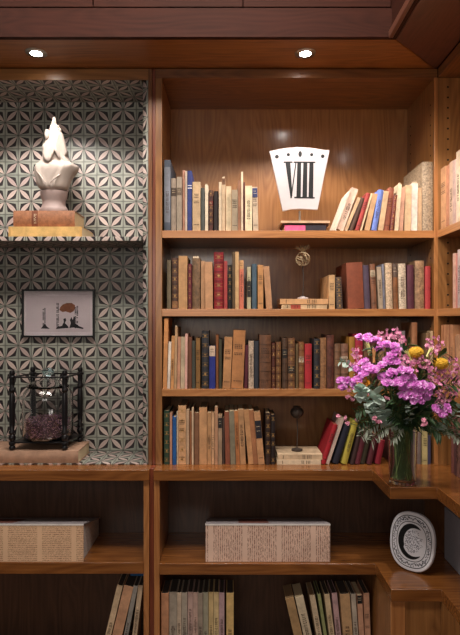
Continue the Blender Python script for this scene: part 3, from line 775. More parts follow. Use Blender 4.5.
def wedge(x0, x1, label, mat):
    hf, hb, y0, y1 = .133, .066, 1.950, 2.195
    r = empty('paper_box', ((x0+x1)/2, (y0+y1)/2, ZL), label, 'box')
    prof = [(y0+.002, ZL+.001), (y1, ZL+.001), (y1, ZL+hb), (y0+.002, ZL+hf-.003)]
    part(MB().prism(prof, 'x', x0+.004, x1-.004), 'page_block', solid('deckled_pages', (196, 186, 180), .9, var=.35, scale=120, bump=.8), r)
    part(MB().box(x0, x1, y0-.001, y0+.0015, ZL+.0008, ZL+hf), 'printed_front', mat, r)
    # cover sloping back
    part(MB().prism([(y0-.001, ZL+hf+.0003), (y0+.004, ZL+hf+.0003), (y1, ZL+hb+.001), (y1, ZL+hb+.004), (y0+.004, ZL+hf+.0045), (y0-.001, ZL+hf+.003)], 'x', x0-.001, x1+.001), 'lid', solid('grey_cover', (150, 142, 144), .7, var=.3, scale=20), r)
    part(MB().box(x0-.001, x1+.001, y0-.0025, y0-.0012, ZL+hf-.001, ZL+hf+.0035), 'white_edge', solid('white_edge', (238, 230, 222), .6), r)
    sl = (hb-hf)/(y1-y0)
    def zt(y): return ZL+hf+.0047+sl*(y-y0-.004)*1.0
    cx = x0+(x1-x0)*.40
    part(MB().prism([(y0+.02, zt(y0+.02)), (y0+.15, zt(y0+.15)), (y0+.15, zt(y0+.15)+.0008), (y0+.02, zt(y0+.02)+.0008)], 'x', cx-.06, cx+.05), 'cover_patch', solid('rusty_patch', (120, 70, 58), .8, var=.4), r)
    return r
wedge(X(205.6, 1.95), X(330, 1.95), 'low wedge shaped box printed with brown script, on central shelf', print_mat('script_print', (250, 214, 192), (128, 66, 48), 420, True))
wedge(-1.05, X(83.5, 1.95), 'low wedge shaped box printed with newspaper text, on left shelf', print_mat('news_print', (250, 208, 168), (138, 84, 56), 380, False))

# ------------------------------------------------------------------ roman numeral plaque
def numeral():
    D = 2.085; r = empty('numeral_plaque', (X(300, D), D, ZS1+.0425), 'white enamel clock plaque with black numeral VIII on small stand', 'plaque')
    def p2(px, py): v = P(px, py, D); return (v.x, v.z)
    out = [p2(269.5, 151.5)]+[p2(269.5+60*t, 151.5-4.2*math.sin(PI*t)) for t in (.15, .3, .5, .7, .85)]+[p2(329.5, 150.5), p2(317.5, 210)]+[p2(x, 210.5-1.3*math.sin(PI*(x-282)/36)) for x in (309, 300, 291)]+[p2(282.5, 211.5)]
    part(MB().prism(out, 'y', D-.004, D+.004), 'plate', M['white'], r, bevel=.0015)
    y1 = D-.0042; y0 = y1-.0006
    mb = MB()
    def q(pts): mb.prism([p2(*p) for p in pts], 'y', y0, y1)
    q([(285.3, 163), (290.2, 163), (292.2, 196), (290.4, 198.5)])
    q([(295.2, 163), (296.3, 163), (291.6, 198.5), (290.5, 198.5)])
    for a, b in ((297.2, 301), (303.2, 307.2), (309.3, 313.3)): q([(a, 163), (b, 163), (b-.4, 197.5), (a-1, 197.5)])
    q([(283.5, 161.8), (292.3, 161.8), (292.3, 163.2), (283.5, 163.2)])
    q([(293.7, 161.8), (315.2, 162), (315.2, 163.4), (293.7, 163.2)])
    q([(294, 197), (314.5, 197.4), (314.5, 198.8), (294, 198.4)])
    part(mb, 'numeral', M['black'], r)
    for (px, py, rx, rz) in ((276.8, 157, 1.9, 1.9), (288.2, 155, 1.6, 1.6), (300, 154.4, 1.8, 3), (311.5, 155, 1.6, 1.6), (322.5, 156.6, 1.8, 1.8)):
        c = p2(px, py); k = D/F
        part(MB().prism([(c[0]+rx*k*math.cos(a*PI/9), c[1]+rz*k*math.sin(a*PI/9)) for a in range(18)], 'y', y0, y1), 'minute_dot', M['black'], r)
    x, z = p2(300, 212)
    sb = ZS1+.0425
    part(MB().lathe([(.03, .0005), (.03, .003), (.006, .006), (.004, .02), (.004, z-sb+.006)], (x, D+.009, sb), 16), 'stand', M['chrome'], r)
numeral()

# ------------------------------------------------------------------ pod ornaments
def pod(name, cx, D, zb, ztop, rad, label, mat, basemat, crown):
    x = X(cx, D); r = empty(name, (x, D, zb), label, 'ornament')
    part(MB().lathe([(.021, .0005), (.021, .006), (.012, .008), (0.004, .012)], (x, D, zb), 20), 'base', basemat, r)
    zc = ztop-rad
    part(MB().tube([(x, D, zb+.01), (x+.002, D, (zb+zc)/2), (x, D, zc-rad*.8)], .0022), 'stem', M['darkpod'], r)
    mb = MB()
    random.seed(3)
    if crown:
        for k in range(64):
            a = random.uniform(0, 2*PI); ph = math.acos(random.uniform(-1, 1)); c = Vector((x, D, zc))
            u = Vector((math.sin(ph)*math.cos(a), math.sin(ph)*math.sin(a), math.cos(ph)))
            t = u.cross(Vector((random.random(), random.random(), random.random()))).normalized()
            pts = [c+rad*(u*math.cos(s)+t*math.sin(s)) for s in (-.5, -.25, 0, .25, .5)]
            mb.tube(pts, .0012, 4)
        for k in range(26):
            a = 2*PI*k/26; mb.tube([(x, D, zc+rad*.9), (x+math.cos(a)*rad*.5, D+math.sin(a)*rad*.5, zc+rad*1.35), (x+math.cos(a)*rad*random.uniform(.8, 1.1), D+math.sin(a)*rad, zc+rad*random.uniform(1.5, 2.0))], .0011, 4)
    else:
        mb.lathe([(.003, -rad), (rad*.55, -rad*.8), (rad*.9, -rad*.35), (rad, .05*rad), (rad*.85, rad*.5), (rad*.5, rad*.8), (rad*.6, rad*.98), (rad*.1, rad*.9)], (x, D, zc), 20, mod=lambda a, z: 1+.09*math.cos(8*a))
    part(mb, 'pod_head', mat, r)
pod('filigree_pod', 302.8, 2.05, ZS2+.0382, EYE+(HZ-252)*2.05/F, .0265, 'filigree bronze pod ornament on stem standing on second shelf books', M['bronze'], M['white'], True)
pod('seed_pod', 297, 2.06, ZW+.0388, EYE+(HZ-406)*2.06/F, .024, 'dark seed pod ornament on stem standing on worktop book stack', M['darkpod'], M['darkpod'], False)

# ------------------------------------------------------------------ framed print
def frame():
    D = 2.196; r = empty('framed_print', (X(58.5, D), D, P(0, 337, D).z), 'small black framed illustration hanging on patterned tiles', 'picture')
    a = P(22.5, 337.2, D); b = P(94.8, 289.4, D); t = .0065
    part(MB().box(a.x, b.x, D-.010, D+.0085, a.z, a.z+t).box(a.x, b.x, D-.010, D+.0085, b.z-t, b.z).box(a.x, a.x+t, D-.010, D+.0085, a.z+t, b.z-t).box(b.x-t, b.x, D-.010, D+.0085, a.z+t, b.z-t), 'frame', M['black'], r)
    part(MB().box(a.x+t, b.x-t, D-.001, D+.006, a.z+t, b.z-t), 'mount', solid('mount_board', (232, 218, 222), .8, var=.04), r)
    def p2(px, py): v = P(px, py, D); return (v.x, v.z)
    y1 = D-.0011; y0 = y1-.0004
    pr = part(MB().box(*[f for f in (p2(26.5, 0)[0], p2(90.5, 0)[0])], y0, y1, p2(0, 332)[1], p2(0, 296)[1]), 'print', solid('print_paper', (220, 204, 208), .8, var=.06, scale=12), r)
    y1 = y0-.0001; y0 = y1-.0003
    mb = MB(); pts = [(59.5, 310), (60.5, 307), (63, 304.5), (67, 303), (72, 303), (75, 305), (75.5, 308), (74, 311), (70.5, 313), (66, 311.5), (62.5, 312)]
    mb.prism([p2(*p) for p in pts], 'y', y0, y1)
    tag(part(mb, 'brown_shape', solid('sienna_ink', (142, 86, 56), .8, var=.3, scale=90), r), 'brown cloud-like shape in the print')
    mb = MB(); rnd = random.Random(5)
    for x0, x1, ya, yb in ((56.6, 59.2, 303, 327), (74.8, 78.5, 306, 328), (42.8, 46, 308, 326)):
        y = ya
        while y < yb:
            for xx in (x0, (x0+x1)/2):
                if rnd.random() < .8: mb.prism([p2(xx, y), p2(xx+(x1-x0)*.42, y+rnd.uniform(-.3, .3)), p2(xx+(x1-x0)*.42, y+.9), p2(xx, y+.8)], 'y', y0, y1)
            y += 1.25
    for pts in ([(55.8, 329), (58, 326.5), (62, 326), (64, 322), (63.5, 319), (65.5, 318), (66.5, 320), (65, 323), (68, 326), (69, 328), (62, 328.5)],
                [(69.5, 328), (71, 323), (70, 320), (71.5, 317), (73, 320), (74, 316), (75.5, 318), (75, 323), (79, 326), (84, 328), (83, 329), (74, 327.5)],
                [(41, 328.5), (43.5, 325.5), (45, 323), (46.5, 326), (50, 328.8)]):
        mb.prism([p2(*p) for p in pts], 'y', y0, y1)
    part(mb, 'ink_drawing', solid('black_ink', (44, 38, 44), .8, var=.4, scale=300), r)
    part(MB().box(a.x+t, b.x-t, D-.006, D-.0045, a.z+t, b.z-t), 'glazing', M['glass'], r)
frame()

# ------------------------------------------------------------------ plaster bust
def bust():
    D = 2.08; zb = EYE+(HZ-236.5)*2.005/F+.1005
    x = X(54, D); r = empty('plaster_bust', (x, D, zb), 'white plaster bust with tall pointed head, standing on two books', 'sculpture')
    def z(py): return EYE+(HZ-py)*D/F-zb
    k = D/F
    # pedestal
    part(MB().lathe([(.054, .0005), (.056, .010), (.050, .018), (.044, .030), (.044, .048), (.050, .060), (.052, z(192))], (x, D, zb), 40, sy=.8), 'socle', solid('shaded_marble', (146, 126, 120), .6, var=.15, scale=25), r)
    # torso and head lofted from sections: (row, left, right, depth scale)
    secs = [(191.5, 40.5, 67.5, .75), (186, 37.5, 69, .75), (180, 36, 71, .7), (174, 35, 75, .65), (169.5, 34.5, 79.5, .6), (166, 36, 79, .58), (163.5, 39.5, 72, .66), (160, 42.5, 68.5, .8),
            (155, 44, 67, .85), (150, 44, 66, .85), (145, 45, 65, .85), (140, 46.3, 63.6, .85), (135, 47.6, 61.5, .85), (131, 49.2, 61.2, .85), (128, 50.6, 60.2, .9), (126, 51.2, 57, .9), (122, 51.8, 56.2, .9), (119, 52.6, 55.8, .9), (117, 53.4, 55, .9)]
    mb = MB(); n = 56; rings = []
    for j, (py, l, rr, dp) in enumerate(secs):
        cx = X((l+rr)/2, D); hw = (rr-l)/2*k; hd = hw*dp; ring = []
        for q in range(n):
            a = 2*PI*q/n
            amp = .0 if py > 166 else .04
            if py > 166: f = 1+.03*math.cos(2*a)
            else: f = 1+amp*math.cos(3*a+py*.05)+.035*math.cos(7*a-py*.08)+.025*math.sin(14*a+py*.3)
            yy = D+hd*math.sin(a)*f
            xx = cx+hw*math.cos(a)*(f if abs(math.cos(a)) < .95 else 1)
            # deep V of the drapery on the front
            if py >= 163 and math.sin(a) < 0:
                vx = abs(xx-X(52.5, D))/k; depth = (191-py)/28*14
                yy += .006*max(0, 1-abs(vx-depth)/1.6)
                if vx < depth: yy += .004
            ring.append(mb.bm.verts.new((xx, yy, zb+z(py))))
        rings.append(ring)
    for A, B in zip(rings, rings[1:]):
        for q in range(n): f = mb.bm.faces.new((A[q], A[(q+1) % n], B[(q+1) % n], B[q])); f.smooth = True
    mb.bm.faces.new(rings[0][::-1]); mb.bm.faces.new(rings[-1])
    bo = part(mb, 'torso', M['plaster'], r); sd = bo.modifiers.new('sub', 'SUBSURF'); sd.levels = 1; sd.render_levels = 2
    # added shell, its two-pointed hem shaped to stand in for the head's shadow
    mb = MB(); R2 = []
    for j in range(9):
        t = j/8; row_ = []
        for q in range(n):
            a = 2*PI*q/n; front = max(0, -math.sin(a))
            pyb = 154+14*front*abs(math.sin((a+PI/2)*2.4))**.8-2*front
            py = 133+(pyb-133)*t
            c_ = 55.2; hw = (6.2+5.6*t**.8)*k; w1 = 1+.05*math.cos(6*a+1.2)*t
            row_.append(mb.bm.verts.new((X(c_, D)+hw*w1*math.cos(a), D+hw*.95*w1*math.sin(a)-.002*t*front, zb+z(py))))
        R2.append(row_)
    for A, B in zip(R2, R2[1:]):
        for q in range(n): f = mb.bm.faces.new((A[q], A[(q+1) % n], B[(q+1) % n], B[q])); f.smooth = True
    ve = part(mb, 'chest_shadow_shell', M['plaster'], r); so = ve.modifiers.new('thick', 'SOLIDIFY'); so.thickness = .006; so.offset = 0
    # face-like folds of the raised head: nose ridge and curls
    mb = MB()
    for (px, py, rx, rz, off) in ((49.5, 137, 2.6, 5.5, -.026), (58.5, 141, 3, 7, -.022), (61, 150, 2.6, 5, -.020), (60.2, 131.5, 2.0, 3.0, -.008), (58.6, 127.5, 1.3, 2.0, -.004), (46.8, 150, 2.2, 5, -.022), (53, 131, 2, 5.5, -.014)):
        mb.ball((X(px, D), D+off, zb+z(py)), 1.0, 12, (rx*k, .010, rz*k))
    part(mb, 'head_folds', M['plaster'], r)
    # thin raised hems of the collar
    hems = MB()
    for s_, e in ((36.5, 50), (72, 54)):
        hems.tube([(X(s_+(e-s_)*t, D), D-(.016+.030*math.sin(PI*.5*t))-.004, zb+z(169+17*t)) for t in (0, .25, .5, .75, 1)], .0026, 6)
    part(hems, 'collar_hem', M['plaster'], r)
bust()

# ------------------------------------------------------------------ jar in turned stand
def jar():
    zt = ZW+.0037+.0455
    st = empty('turned_stand', (-.705, 2.09, zt), 'black turned wooden four post stand around the glass jar', 'stand')
    posts = [(-.815, 2.022), (-.618, 2.022), (-.790, 2.165), (-.600, 2.165)]
    prof = [(.006, 0), (.009, .004), (.010, .012), (.006, .018), (.0105, .022), (.0105, .030), (.006, .034), (.010, .040), (.011, .050), (.007, .058), (.0105, .064), (.0105, .070), (.0065, .076), (.0085, .10), (.0095, .17), (.0085, .20), (.006, .215), (.010, .22), (.010, .23), (.0065, .235), (.0085, .25), (.0085, .268), (.012, .270), (.012, .276), (.007, .280), (.009, .287), (.007, .298), (0, .300)]
    for p in posts: part(MB().lathe([(a*1.2, b_) for a, b_ in prof], (p[0], p[1], zt+.0003), 14), 'post', M['ebony'], st)
    part(MB().prism([(-.818, 2.018), (-.614, 2.018), (-.595, 2.168), (-.795, 2.168)], 'z', zt+.026, zt+.032), 'base_plate', M['ebony'], st, bevel=.001)
    for a, b in ((0, 1), (1, 3), (3, 2), (2, 0)):
        A, B = Vector(posts[a]), Vector(posts[b]); d = (B-A).normalized()*.012
        A = A-d; B = B+d
        part(MB().tube([(A.x, A.y, zt+.273), (B.x, B.y, zt+.273)], .0034, 6), 'top_rail', M['ebony'], st)
    cx, cy, zj = -.706, 2.096, zt+.0325
    R = .095
    j = empty('glass_jar', (cx, cy, zj), 'clear lidded glass jar of dried purple flowers inside black stand', 'jar')
    wall = [(0, .0005), (R*.9, .0005), (R, .010), (R, .155), (R*.985, .165), (R*.93, .178), (R*.80, .192), (R*.78, .195), (R*.76, .193), (R*.905, .175), (R*.955, .163), (R*.97, .153), (R*.965, .012), (R*.88, .005), (0, .005)]
    part(MB().lathe(wall, (cx, cy, zj), 40), 'jar_body', M['glass_jar'], j)
    part(MB().lathe([(R*.83, .1965), (R*.84, .200), (R*.6, .217), (R*.2, .228), (0, .231), (0, .228), (R*.2, .225), (R*.58, .214), (R*.8, .1965), (R*.83, .1965)], (cx, cy, zj), 40), 'lid', M['glass'], j)
    part(MB().lathe([(.008, .2315), (.009, .238), (.020, .245), (.024, .255), (.019, .265), (.009, .270), (0, .271)], (cx, cy, zj), 20), 'lid_knob', M['glass_blue'], j)
    # dried flowers: countless tiny blossoms
    mb = MB(); rnd = random.Random(11); RR = R*.90
    mb.lathe([(RR*.8, .008), (RR*.92, .02), (RR*.92, .060), (RR*.6, .072), (0, .078)], (cx, cy, zj), 24)
    for q in range(1500):
        a = rnd.uniform(0, 2*PI)
        if q % 3: rr, zz = RR*rnd.uniform(.93, 1.0), rnd.uniform(.010, .068)
        else: t = math.sqrt(rnd.random()); rr, zz = RR*t, .082-.014*t+rnd.uniform(-.003, .006)
        c = Vector((cx+rr*math.cos(a), cy+rr*math.sin(a), zj+zz)); s = rnd.uniform(.0016, .0030)
        u = Vector((rnd.gauss(0, 1), rnd.gauss(0, 1), rnd.gauss(0, 1))).normalized(); v = u.orthogonal().normalized(); w_ = u.cross(v)
        vs = [mb.bm.verts.new(c+s*d) for d in (v, w_, -v, -w_, u*1.3)]
        for e in ((0, 1, 4), (1, 2, 4), (2, 3, 4), (3, 0, 4)): f = mb.bm.faces.new([vs[i] for i in e]); f.material_index = rnd.choice((0, 1, 1, 2, 3))
    tag(mb.build('dried_flowers', [solid('dried_dark', (88, 62, 76), .9), solid('dried_mauve', (196, 148, 180), .9), solid('dried_pink', (228, 184, 204), .9), solid('dried_straw', (170, 140, 104), .9)]),
        'heap of dried purple and pink petals filling the lower jar', 'dried flowers', kind='stuff')
jar()

# ------------------------------------------------------------------ oval plaque
def oval():
    a = math.radians(42); W, H = .080, .0985; th = .019
    base = Vector((.622, 1.872, ZL))
    r = bpy.data.objects.new('oval_plaque', None); COL.objects.link(r); r.location = base; r.rotation_euler = (math.radians(0), 0, -a)
    tag(r, 'white oval plaque with black ornamental print standing on stepped shelf corner', 'plaque')
    tilt = Matrix.Translation((0, 0, .0035)) @ Matrix.Rotation(math.radians(-9), 4, 'X')
    def se(k, n=2.45, m=64, w=W, h=H): return [(math.copysign(abs(math.cos(2*PI*i/m))**(2/n), math.cos(2*PI*i/m))*w*k, H+math.copysign(abs(math.sin(2*PI*i/m))**(2/n), math.sin(2*PI*i/m))*(h*k)) for i in range(m)]
    # lean the outline like a tilted oval
    mb = MB().prism(se(1), 'y', 0, th, mat=tilt); o = mb.build('plate', solid('white_ceramic', (244, 242, 248), .35, var=.02), r, bevel=.004, seg=3)
    def ring(k0, k1, y0, y1, mi=0, a0=0, a1=64, mbx=None):
        A = se(k0); B = se(k1); mb = mbx or MB()
        for i in range(a0, a1):
            p = [A[i % 64], A[(i+1) % 64], B[(i+1) % 64], B[i % 64]]
            mb.prism(p, 'y', y0, y1, mi, mat=tilt)
        return mb
    y1 = -.0001; y0 = -.0007
    ring(.862, .885, y0, y1).build('outline_ring', M['black'], r)
    ring(.655, .675, y0, y1).build('inner_ring', M['black'], r)
    # lettering-like marks between the rings
    mb = MB(); rnd = random.Random(4)
    A = se(1)
    for i in range(0, 256):
        t = 2*PI*i/256; 
        if rnd.random() < .12: continue
        ux = math.copysign(abs(math.cos(t))**(2/2.45), math.cos(t)); uz = math.copysign(abs(math.sin(t))**(2/2.45), math.sin(t))
        kk = rnd.uniform(.70, .80); e = rnd.uniform(.02, .06)
        p0 = Vector((ux*W*kk, H+uz*H*kk)); p1 = Vector((ux*W*(kk+e), H+uz*H*(kk+e))); d = (p1-p0); n_ = Vector((-d.y, d.x)).normalized()*rnd.uniform(.0007, .0014)
        mb.prism([tuple(p0-n_), tuple(p0+n_), tuple(p1+n_), tuple(p1-n_)], 'y', y0, y1, mat=tilt)
    mb.build('ring_lettering', solid('grey_print', (60, 56, 72), .6, var=.1), r)
    # black crescent shaped C
    mb = MB(); m = 40; prev = None
    for i in range(m+1):
        t = math.radians(50+265*i/m); s = math.sin(PI*i/m)**.7
        o_ = Vector((W*.60*math.cos(t), H+H*.60*math.sin(t))); ik = .60-.24*s*(1 if i < m*.62 else .75)-.012
        n_ = Vector((W*ik*math.cos(t), H+H*ik*math.sin(t)))
        if prev: mb.prism([tuple(prev[0]), tuple(o_), tuple(n_), tuple(prev[1])], 'y', y0, y1, mat=tilt)
        prev = (o_, n_)
    mb.build('crescent', M['black'], r)
    mb = MB()
    for i in range(170):
        rr = math.sqrt(rnd.random())*.40; t = rnd.uniform(0, 2*PI); c = Vector((W*rr*math.cos(t)+.006, H+H*rr*math.sin(t))); an = rnd.uniform(0, PI); L = rnd.uniform(.002, .006)
        d = Vector((math.cos(an), math.sin(an)))*L; n_ = Vector((-d.y, d.x)).normalized()*.0006
        mb.prism([tuple(c-n_), tuple(c+n_), tuple(c+d+n_), tuple(c+d-n_)], 'y', y0, y1, mat=tilt)
    mb.build('centre_engraving', solid('engraving_ink', (96, 90, 108), .6, var=.1), r)
oval()
tag(MB().box(.785, .93, 1.84, 1.98, ZL+.0005, ZL+.19).build('storage_box', solid('grey_card', (176, 176, 186), .7, var=.05), bevel=.002), 'pale grey box on the lower side shelf at right edge', 'box')

# ------------------------------------------------------------------ vase and bouquet
VX, VY = X(402.5, 1.785), 1.785
ZV = ZW+.0005; VH = .172
vase = empty('glass_vase', (VX, VY, ZW), 'clear cylindrical glass vase of green stems on worktop corner', 'vase')
part(MB().lathe([(0, 0), (.040, 0), (.043, .004), (.0455, VH*.5), (.048, VH), (.0458, VH), (.0432, VH*.5), (.0408, .012), (.036, .009), (0, .009)], (VX, VY, ZV), 40), 'vase_body', M['glass'], vase)
GM = {
 'stem2': solid('pale_green_stem', (150, 172, 104), .6, var=.2),
 'stem': solid('green_stem', (82, 108, 58), .6, var=.25), 'leaf': solid('dark_leaf', (60, 86, 54), .55, var=.35, scale=40),
 'euc': solid('eucalyptus_leaf', (184, 202, 190), .6, var=.2, scale=40), 'silver': solid('silver_leaf', (172, 182, 164), .6, var=.25, scale=40),
 'orchid': solid('orchid_pink', (232, 132, 222), .6, var=.16, scale=80), 'orchid2': solid('light_orchid', (242, 176, 232), .6, var=.14, scale=80),
 'dusty': solid('dusty_pink', (210, 112, 158), .65, var=.25, scale=90), 'dusty2': solid('pale_dusty_pink', (230, 158, 182), .65, var=.2, scale=90),
 'yellow': solid('craspedia_yellow', (222, 170, 44), .8, var=.25, scale=300, bump=.8), 'orange': solid('orange_petal', (228, 146, 30), .6, var=.2),
 'cream': solid('cream_bud', (226, 222, 150), .5, var=.12), 'peach': solid('peach_bud', (224, 160, 104), .5, var=.15), 'pinkbud': solid('pink_bud', (238, 160, 184), .5, var=.15)}
ZM = ZV+VH
BR = random.Random(21)
def sphere_D(px, py):
    u = (px-402)/66; v = (py-385)/58; q = max(0, 1-u*u-v*v)
    return VY-.155*math.sqrt(q)+.02
def bez(p0, p1, p2, p3, n=10):
    return [((1-t)**3)*p0+3*(1-t)**2*t*p1+3*(1-t)*t*t*p2+t**3*p3 for t in [i/n for i in range(n+1)]]
def stem_pts(tip):
    a = BR.uniform(0, 2*PI); rr = .036*math.sqrt(BR.random())
    foot = Vector((VX+rr*math.cos(a), VY+rr*math.sin(a), ZV+.016))
    d = Vector((tip.x-VX, tip.y-VY, 0)); dl = d.length or 1e-3
    rim = Vector((VX, VY, ZM))+d/dl*min(.030, dl*.35)
    lo = bez(foot, foot.lerp(rim, .35), foot.lerp(rim, .7), rim, 4)
    hi = bez(rim, rim+(rim-foot)*.35, Vector((rim.x+(tip.x-rim.x)*.55, rim.y+(tip.y-rim.y)*.55, rim.z+(tip.z-rim.z)*.7)), tip, 8)
    return lo+hi[1:]
def ruffle(mb, c, r, mats=(0, 1), layers=3, nper=7, rnd=BR, up=Vector((0, -.35, 1))):
    """ruffled many petalled bloom of radius r"""
    up = up.normalized(); ax = up.orthogonal().normalized(); ay = up.cross(ax)
    for L in range(layers):
        el = .15+1.2*L/layers
        for q in range(nper):
            a = 2*PI*(q+.5*L)/nper+rnd.uniform(-.2, .2)
            d = (ax*math.cos(a)+ay*math.sin(a)); tdir = (-ax*math.sin(a)+ay*math.cos(a))
            R = r*(1-.18*L)*rnd.uniform(.75, 1.2); wv = R*.55
            grid = []
            for i in range(4):
                t = i/3; base = c+d*(R*t*math.cos(el*t))+up*(R*(.15+.75*t*math.sin(el)))
                rowv = []
                for j in range(4):
                    s = j/3-.5
                    wob = up*(R*.16*math.sin(j*2.6+q*1.7+L)*t)
                    rowv.append(mb.bm.verts.new(base+tdir*(wv*s*(.35+1.0*math.sin(PI*min(.62, t*.6+.02))*1.1))+wob-d*(abs(s)**2*R*.5*t)))
                grid.append(rowv)
            mi = rnd.choice(mats)
            for i in range(3):
                for j in range(3):
                    f = mb.bm.faces.new((grid[i][j], grid[i][j+1], grid[i+1][j+1], grid[i+1][j])); f.smooth = True; f.material_index = mi
def leafblade(mb, p, d, length, width, curl=.2, mi=0, nseg=4, rnd=BR):
    d = d.normalized(); s = d.cross(Vector((0, 0, 1))); 
    if s.length < .1: s = Vector((1, 0, 0))
    s.normalize(); s = (s+Vector((0, 0, rnd.uniform(-.6, .6)))).normalized(); nrm = s.cross(d).normalized()
    prev = None
    for i in range(nseg+1):
        t = i/nseg; c = p+d*length*t-Vector((0, 0, 1))*curl*length*t*t
        wv = width*math.sin(PI*min(1, max(.04, t*.93+.05)))
        row_ = (mb.bm.verts.new(c-s*wv/2+nrm*wv*.12), mb.bm.verts.new(c-nrm*wv*.05), mb.bm.verts.new(c+s*wv/2+nrm*wv*.12))
        if prev:
            for a, b in ((0, 1), (1, 2)):
                f = mb.bm.faces.new((prev[a], prev[b], row_[b], row_[a])); f.smooth = True; f.material_index = mi
        prev = row_
def spray(name, label, cat, group, pts, r, kind):
    """one branching flower stem; pts are picture positions of its blooms"""
    ps = []
    for q in pts:
        D = sphere_D(q[0], q[1])+BR.uniform(-.008, .008) if len(q) == 2 else q[2]
        ps.append(P(q[0], q[1], D))
    ctr = sum(ps, Vector())/len(ps); node = ctr.lerp(Vector((VX, VY, ZM)), .35)+Vector((0, .02, 0))
    root = empty(name, (VX, VY, ZV+.016), label, cat, group)
    lightst = BR.random() < .4
    mb = MB(); mb.tube(stem_pts(node), .0018, 6)
    for p in ps: mb.tube(bez(node, node.lerp(p, .4)+Vector((0, 0, .005)), node.lerp(p, .75), p-Vector((0, -.002, .004)), 4), .0009, 5)
    part(mb, 'stem', GM['stem2' if lightst else 'stem'], root)
    for p in ps:
        if kind == 'orchid':
            mb = MB(); up = (p-Vector((VX, VY, ZM+.02))).normalized()+Vector((0, -.5, .3))
            for e in range(4): ruffle(mb, p+Vector((BR.uniform(-.6, .6)*r, BR.uniform(-.3, .3)*r, BR.uniform(-.35, .35)*r)), r*.82, (0, 0, 1), up=up+Vector((BR.uniform(-.4, .4), 0, BR.uniform(-.4, .4))))
            part(mb, 'bloom', [GM['orchid'], GM['orchid2']], root)
        elif kind == 'dusty':
            mb = MB()
            for e in range(9):
                c = p+Vector((BR.uniform(-1, 1), BR.uniform(-.7, .7), BR.uniform(-1, 1)))*r
                ruffle(mb, c, r*.42, (0, 1), 1, 5, up=Vector((BR.uniform(-1, 1), -1, BR.uniform(-.2, 1))))
                mb.ball(c, r*.10, 5, mi=2)
            part(mb, 'blossom_cluster', [GM['dusty'], GM['dusty2'], GM['leaf']], root)
        elif kind == 'bud':
            mb = MB(); mb.ball(p, r*.7, 8, (1, 1, 1.2)); [ruffle(mb, p+Vector((BR.uniform(-1, 1)*r, 0, BR.uniform(-.6, 1)*r)), r*1.35, (0,), 2, 5, up=Vector((BR.uniform(-1, 1), -.8, .7))) for _ in range(2)]
            part(mb, 'bud', [GM['pinkbud']], root)
    # a few leaves along the stem
    mb = MB()
    for e in range(6):
        d = Vector((BR.uniform(-1, 1), BR.uniform(-.8, .5), BR.uniform(-.3, .8))); leafblade(mb, node.lerp(Vector((VX, VY, ZM)), BR.random()*.6), d, BR.uniform(.035, .06), .007, .3)
    part(mb, 'leaves', GM['leaf'], root)
    return root
ORC = [
 ('upper left, beside crimson book', [(362, 338), (368, 341), (374, 341), (366, 336)]),
 ('upper middle, left of yellow ball', [(390, 355), (396, 351), (393, 347)]),
 ('left centre, beside peach bud', [(363, 362), (367, 367), (358, 370), (365, 374)]),
 ('centre, right of peach bud', [(374, 370), (381, 367), (388, 362), (395, 362)]),
 ('far left edge', [(341, 380), (347, 382), (343, 387), (353, 384), (358, 379)]),
 ('middle, largest cluster', [(402, 370), (408, 372), (412, 378), (405, 378)]),
 ('middle lower', [(398, 385), (404, 388), (400, 381), (411, 387)]),
 ('right centre front', [(416, 385), (421, 389), (417, 394), (424, 385)]),
 ('right of centre low', [(425, 396), (429, 392), (420, 399), (430, 387)]),
 ('top middle, tucked behind dusty sprigs', [(383, 346), (389, 345), (378, 350)]),
 ('middle, between peach bud and largest cluster', [(384, 376), (392, 373), (388, 382)]),
 ('low middle, facing down', [(408, 395), (413, 400), (403, 396)]),
 ('low right, apart from the others', [(437, 410, 1.645), (442, 413, 1.64), (447, 409, 1.645)]),
]
for w_, pts in ORC: spray('carnation_spray', 'bright orchid pink ruffled flower stem, %s of bouquet' % w_, 'flower', 'orchid pink ruffled flower stems', pts, .0155, 'orchid')
DUS = [
 ('top left', [(379, 335), (385, 338), (390, 334)]), ('top middle', [(396, 337), (402, 340), (399, 333)]),
 ('top right between yellow balls', [(429, 344), (435, 341), (441, 346), (434, 350)]),
 ('centre right under first yellow ball', [(419, 361), (426, 364), (431, 369), (415, 366)]),
 ('right, under second yellow ball', [(440, 373), (447, 372), (443, 380)]),
 ('right, below far right edge sprigs', [(436, 398), (442, 402), (430, 404)]),
 ('upper centre between carnations and left yellow ball', [(405, 362), (402, 356), (410, 366)]),
 ('left, above the far left carnations', [(352, 366), (358, 360), (356, 353)]),
 ('far right edge high', [(452, 362), (457, 368), (456, 376)]),
 ('far right edge low', [(449, 389), (455, 394), (446, 397), (457, 386)]),
 ('centre, behind orchid pink flowers', [(432, 378), (436, 384), (440, 390)]),
]
for w_, pts in DUS: spray('waxflower_sprig', 'dusty pink small flowered sprig, %s of bouquet' % w_, 'flower', 'dusty pink sprigs', pts, .014, 'dusty')
BUD = [('lower left side', [(350, 391), (347, 397), (352, 400)]), ('far lower left over yellow book', [(338, 416), (345, 419), (349, 423), (356, 420)]), ('low centre left', [(375, 418, 1.64), (378, 421, 1.645)]), ('lower middle', [(386, 398), (371, 394)]), ('low right middle', [(424, 420, 1.65), (425, 425, 1.65)])]
for w_, pts in BUD: spray('carnation_bud_sprig', 'small pink bud stem, %s of bouquet' % w_, 'flower', 'pink bud stems', pts, .0055, 'bud')
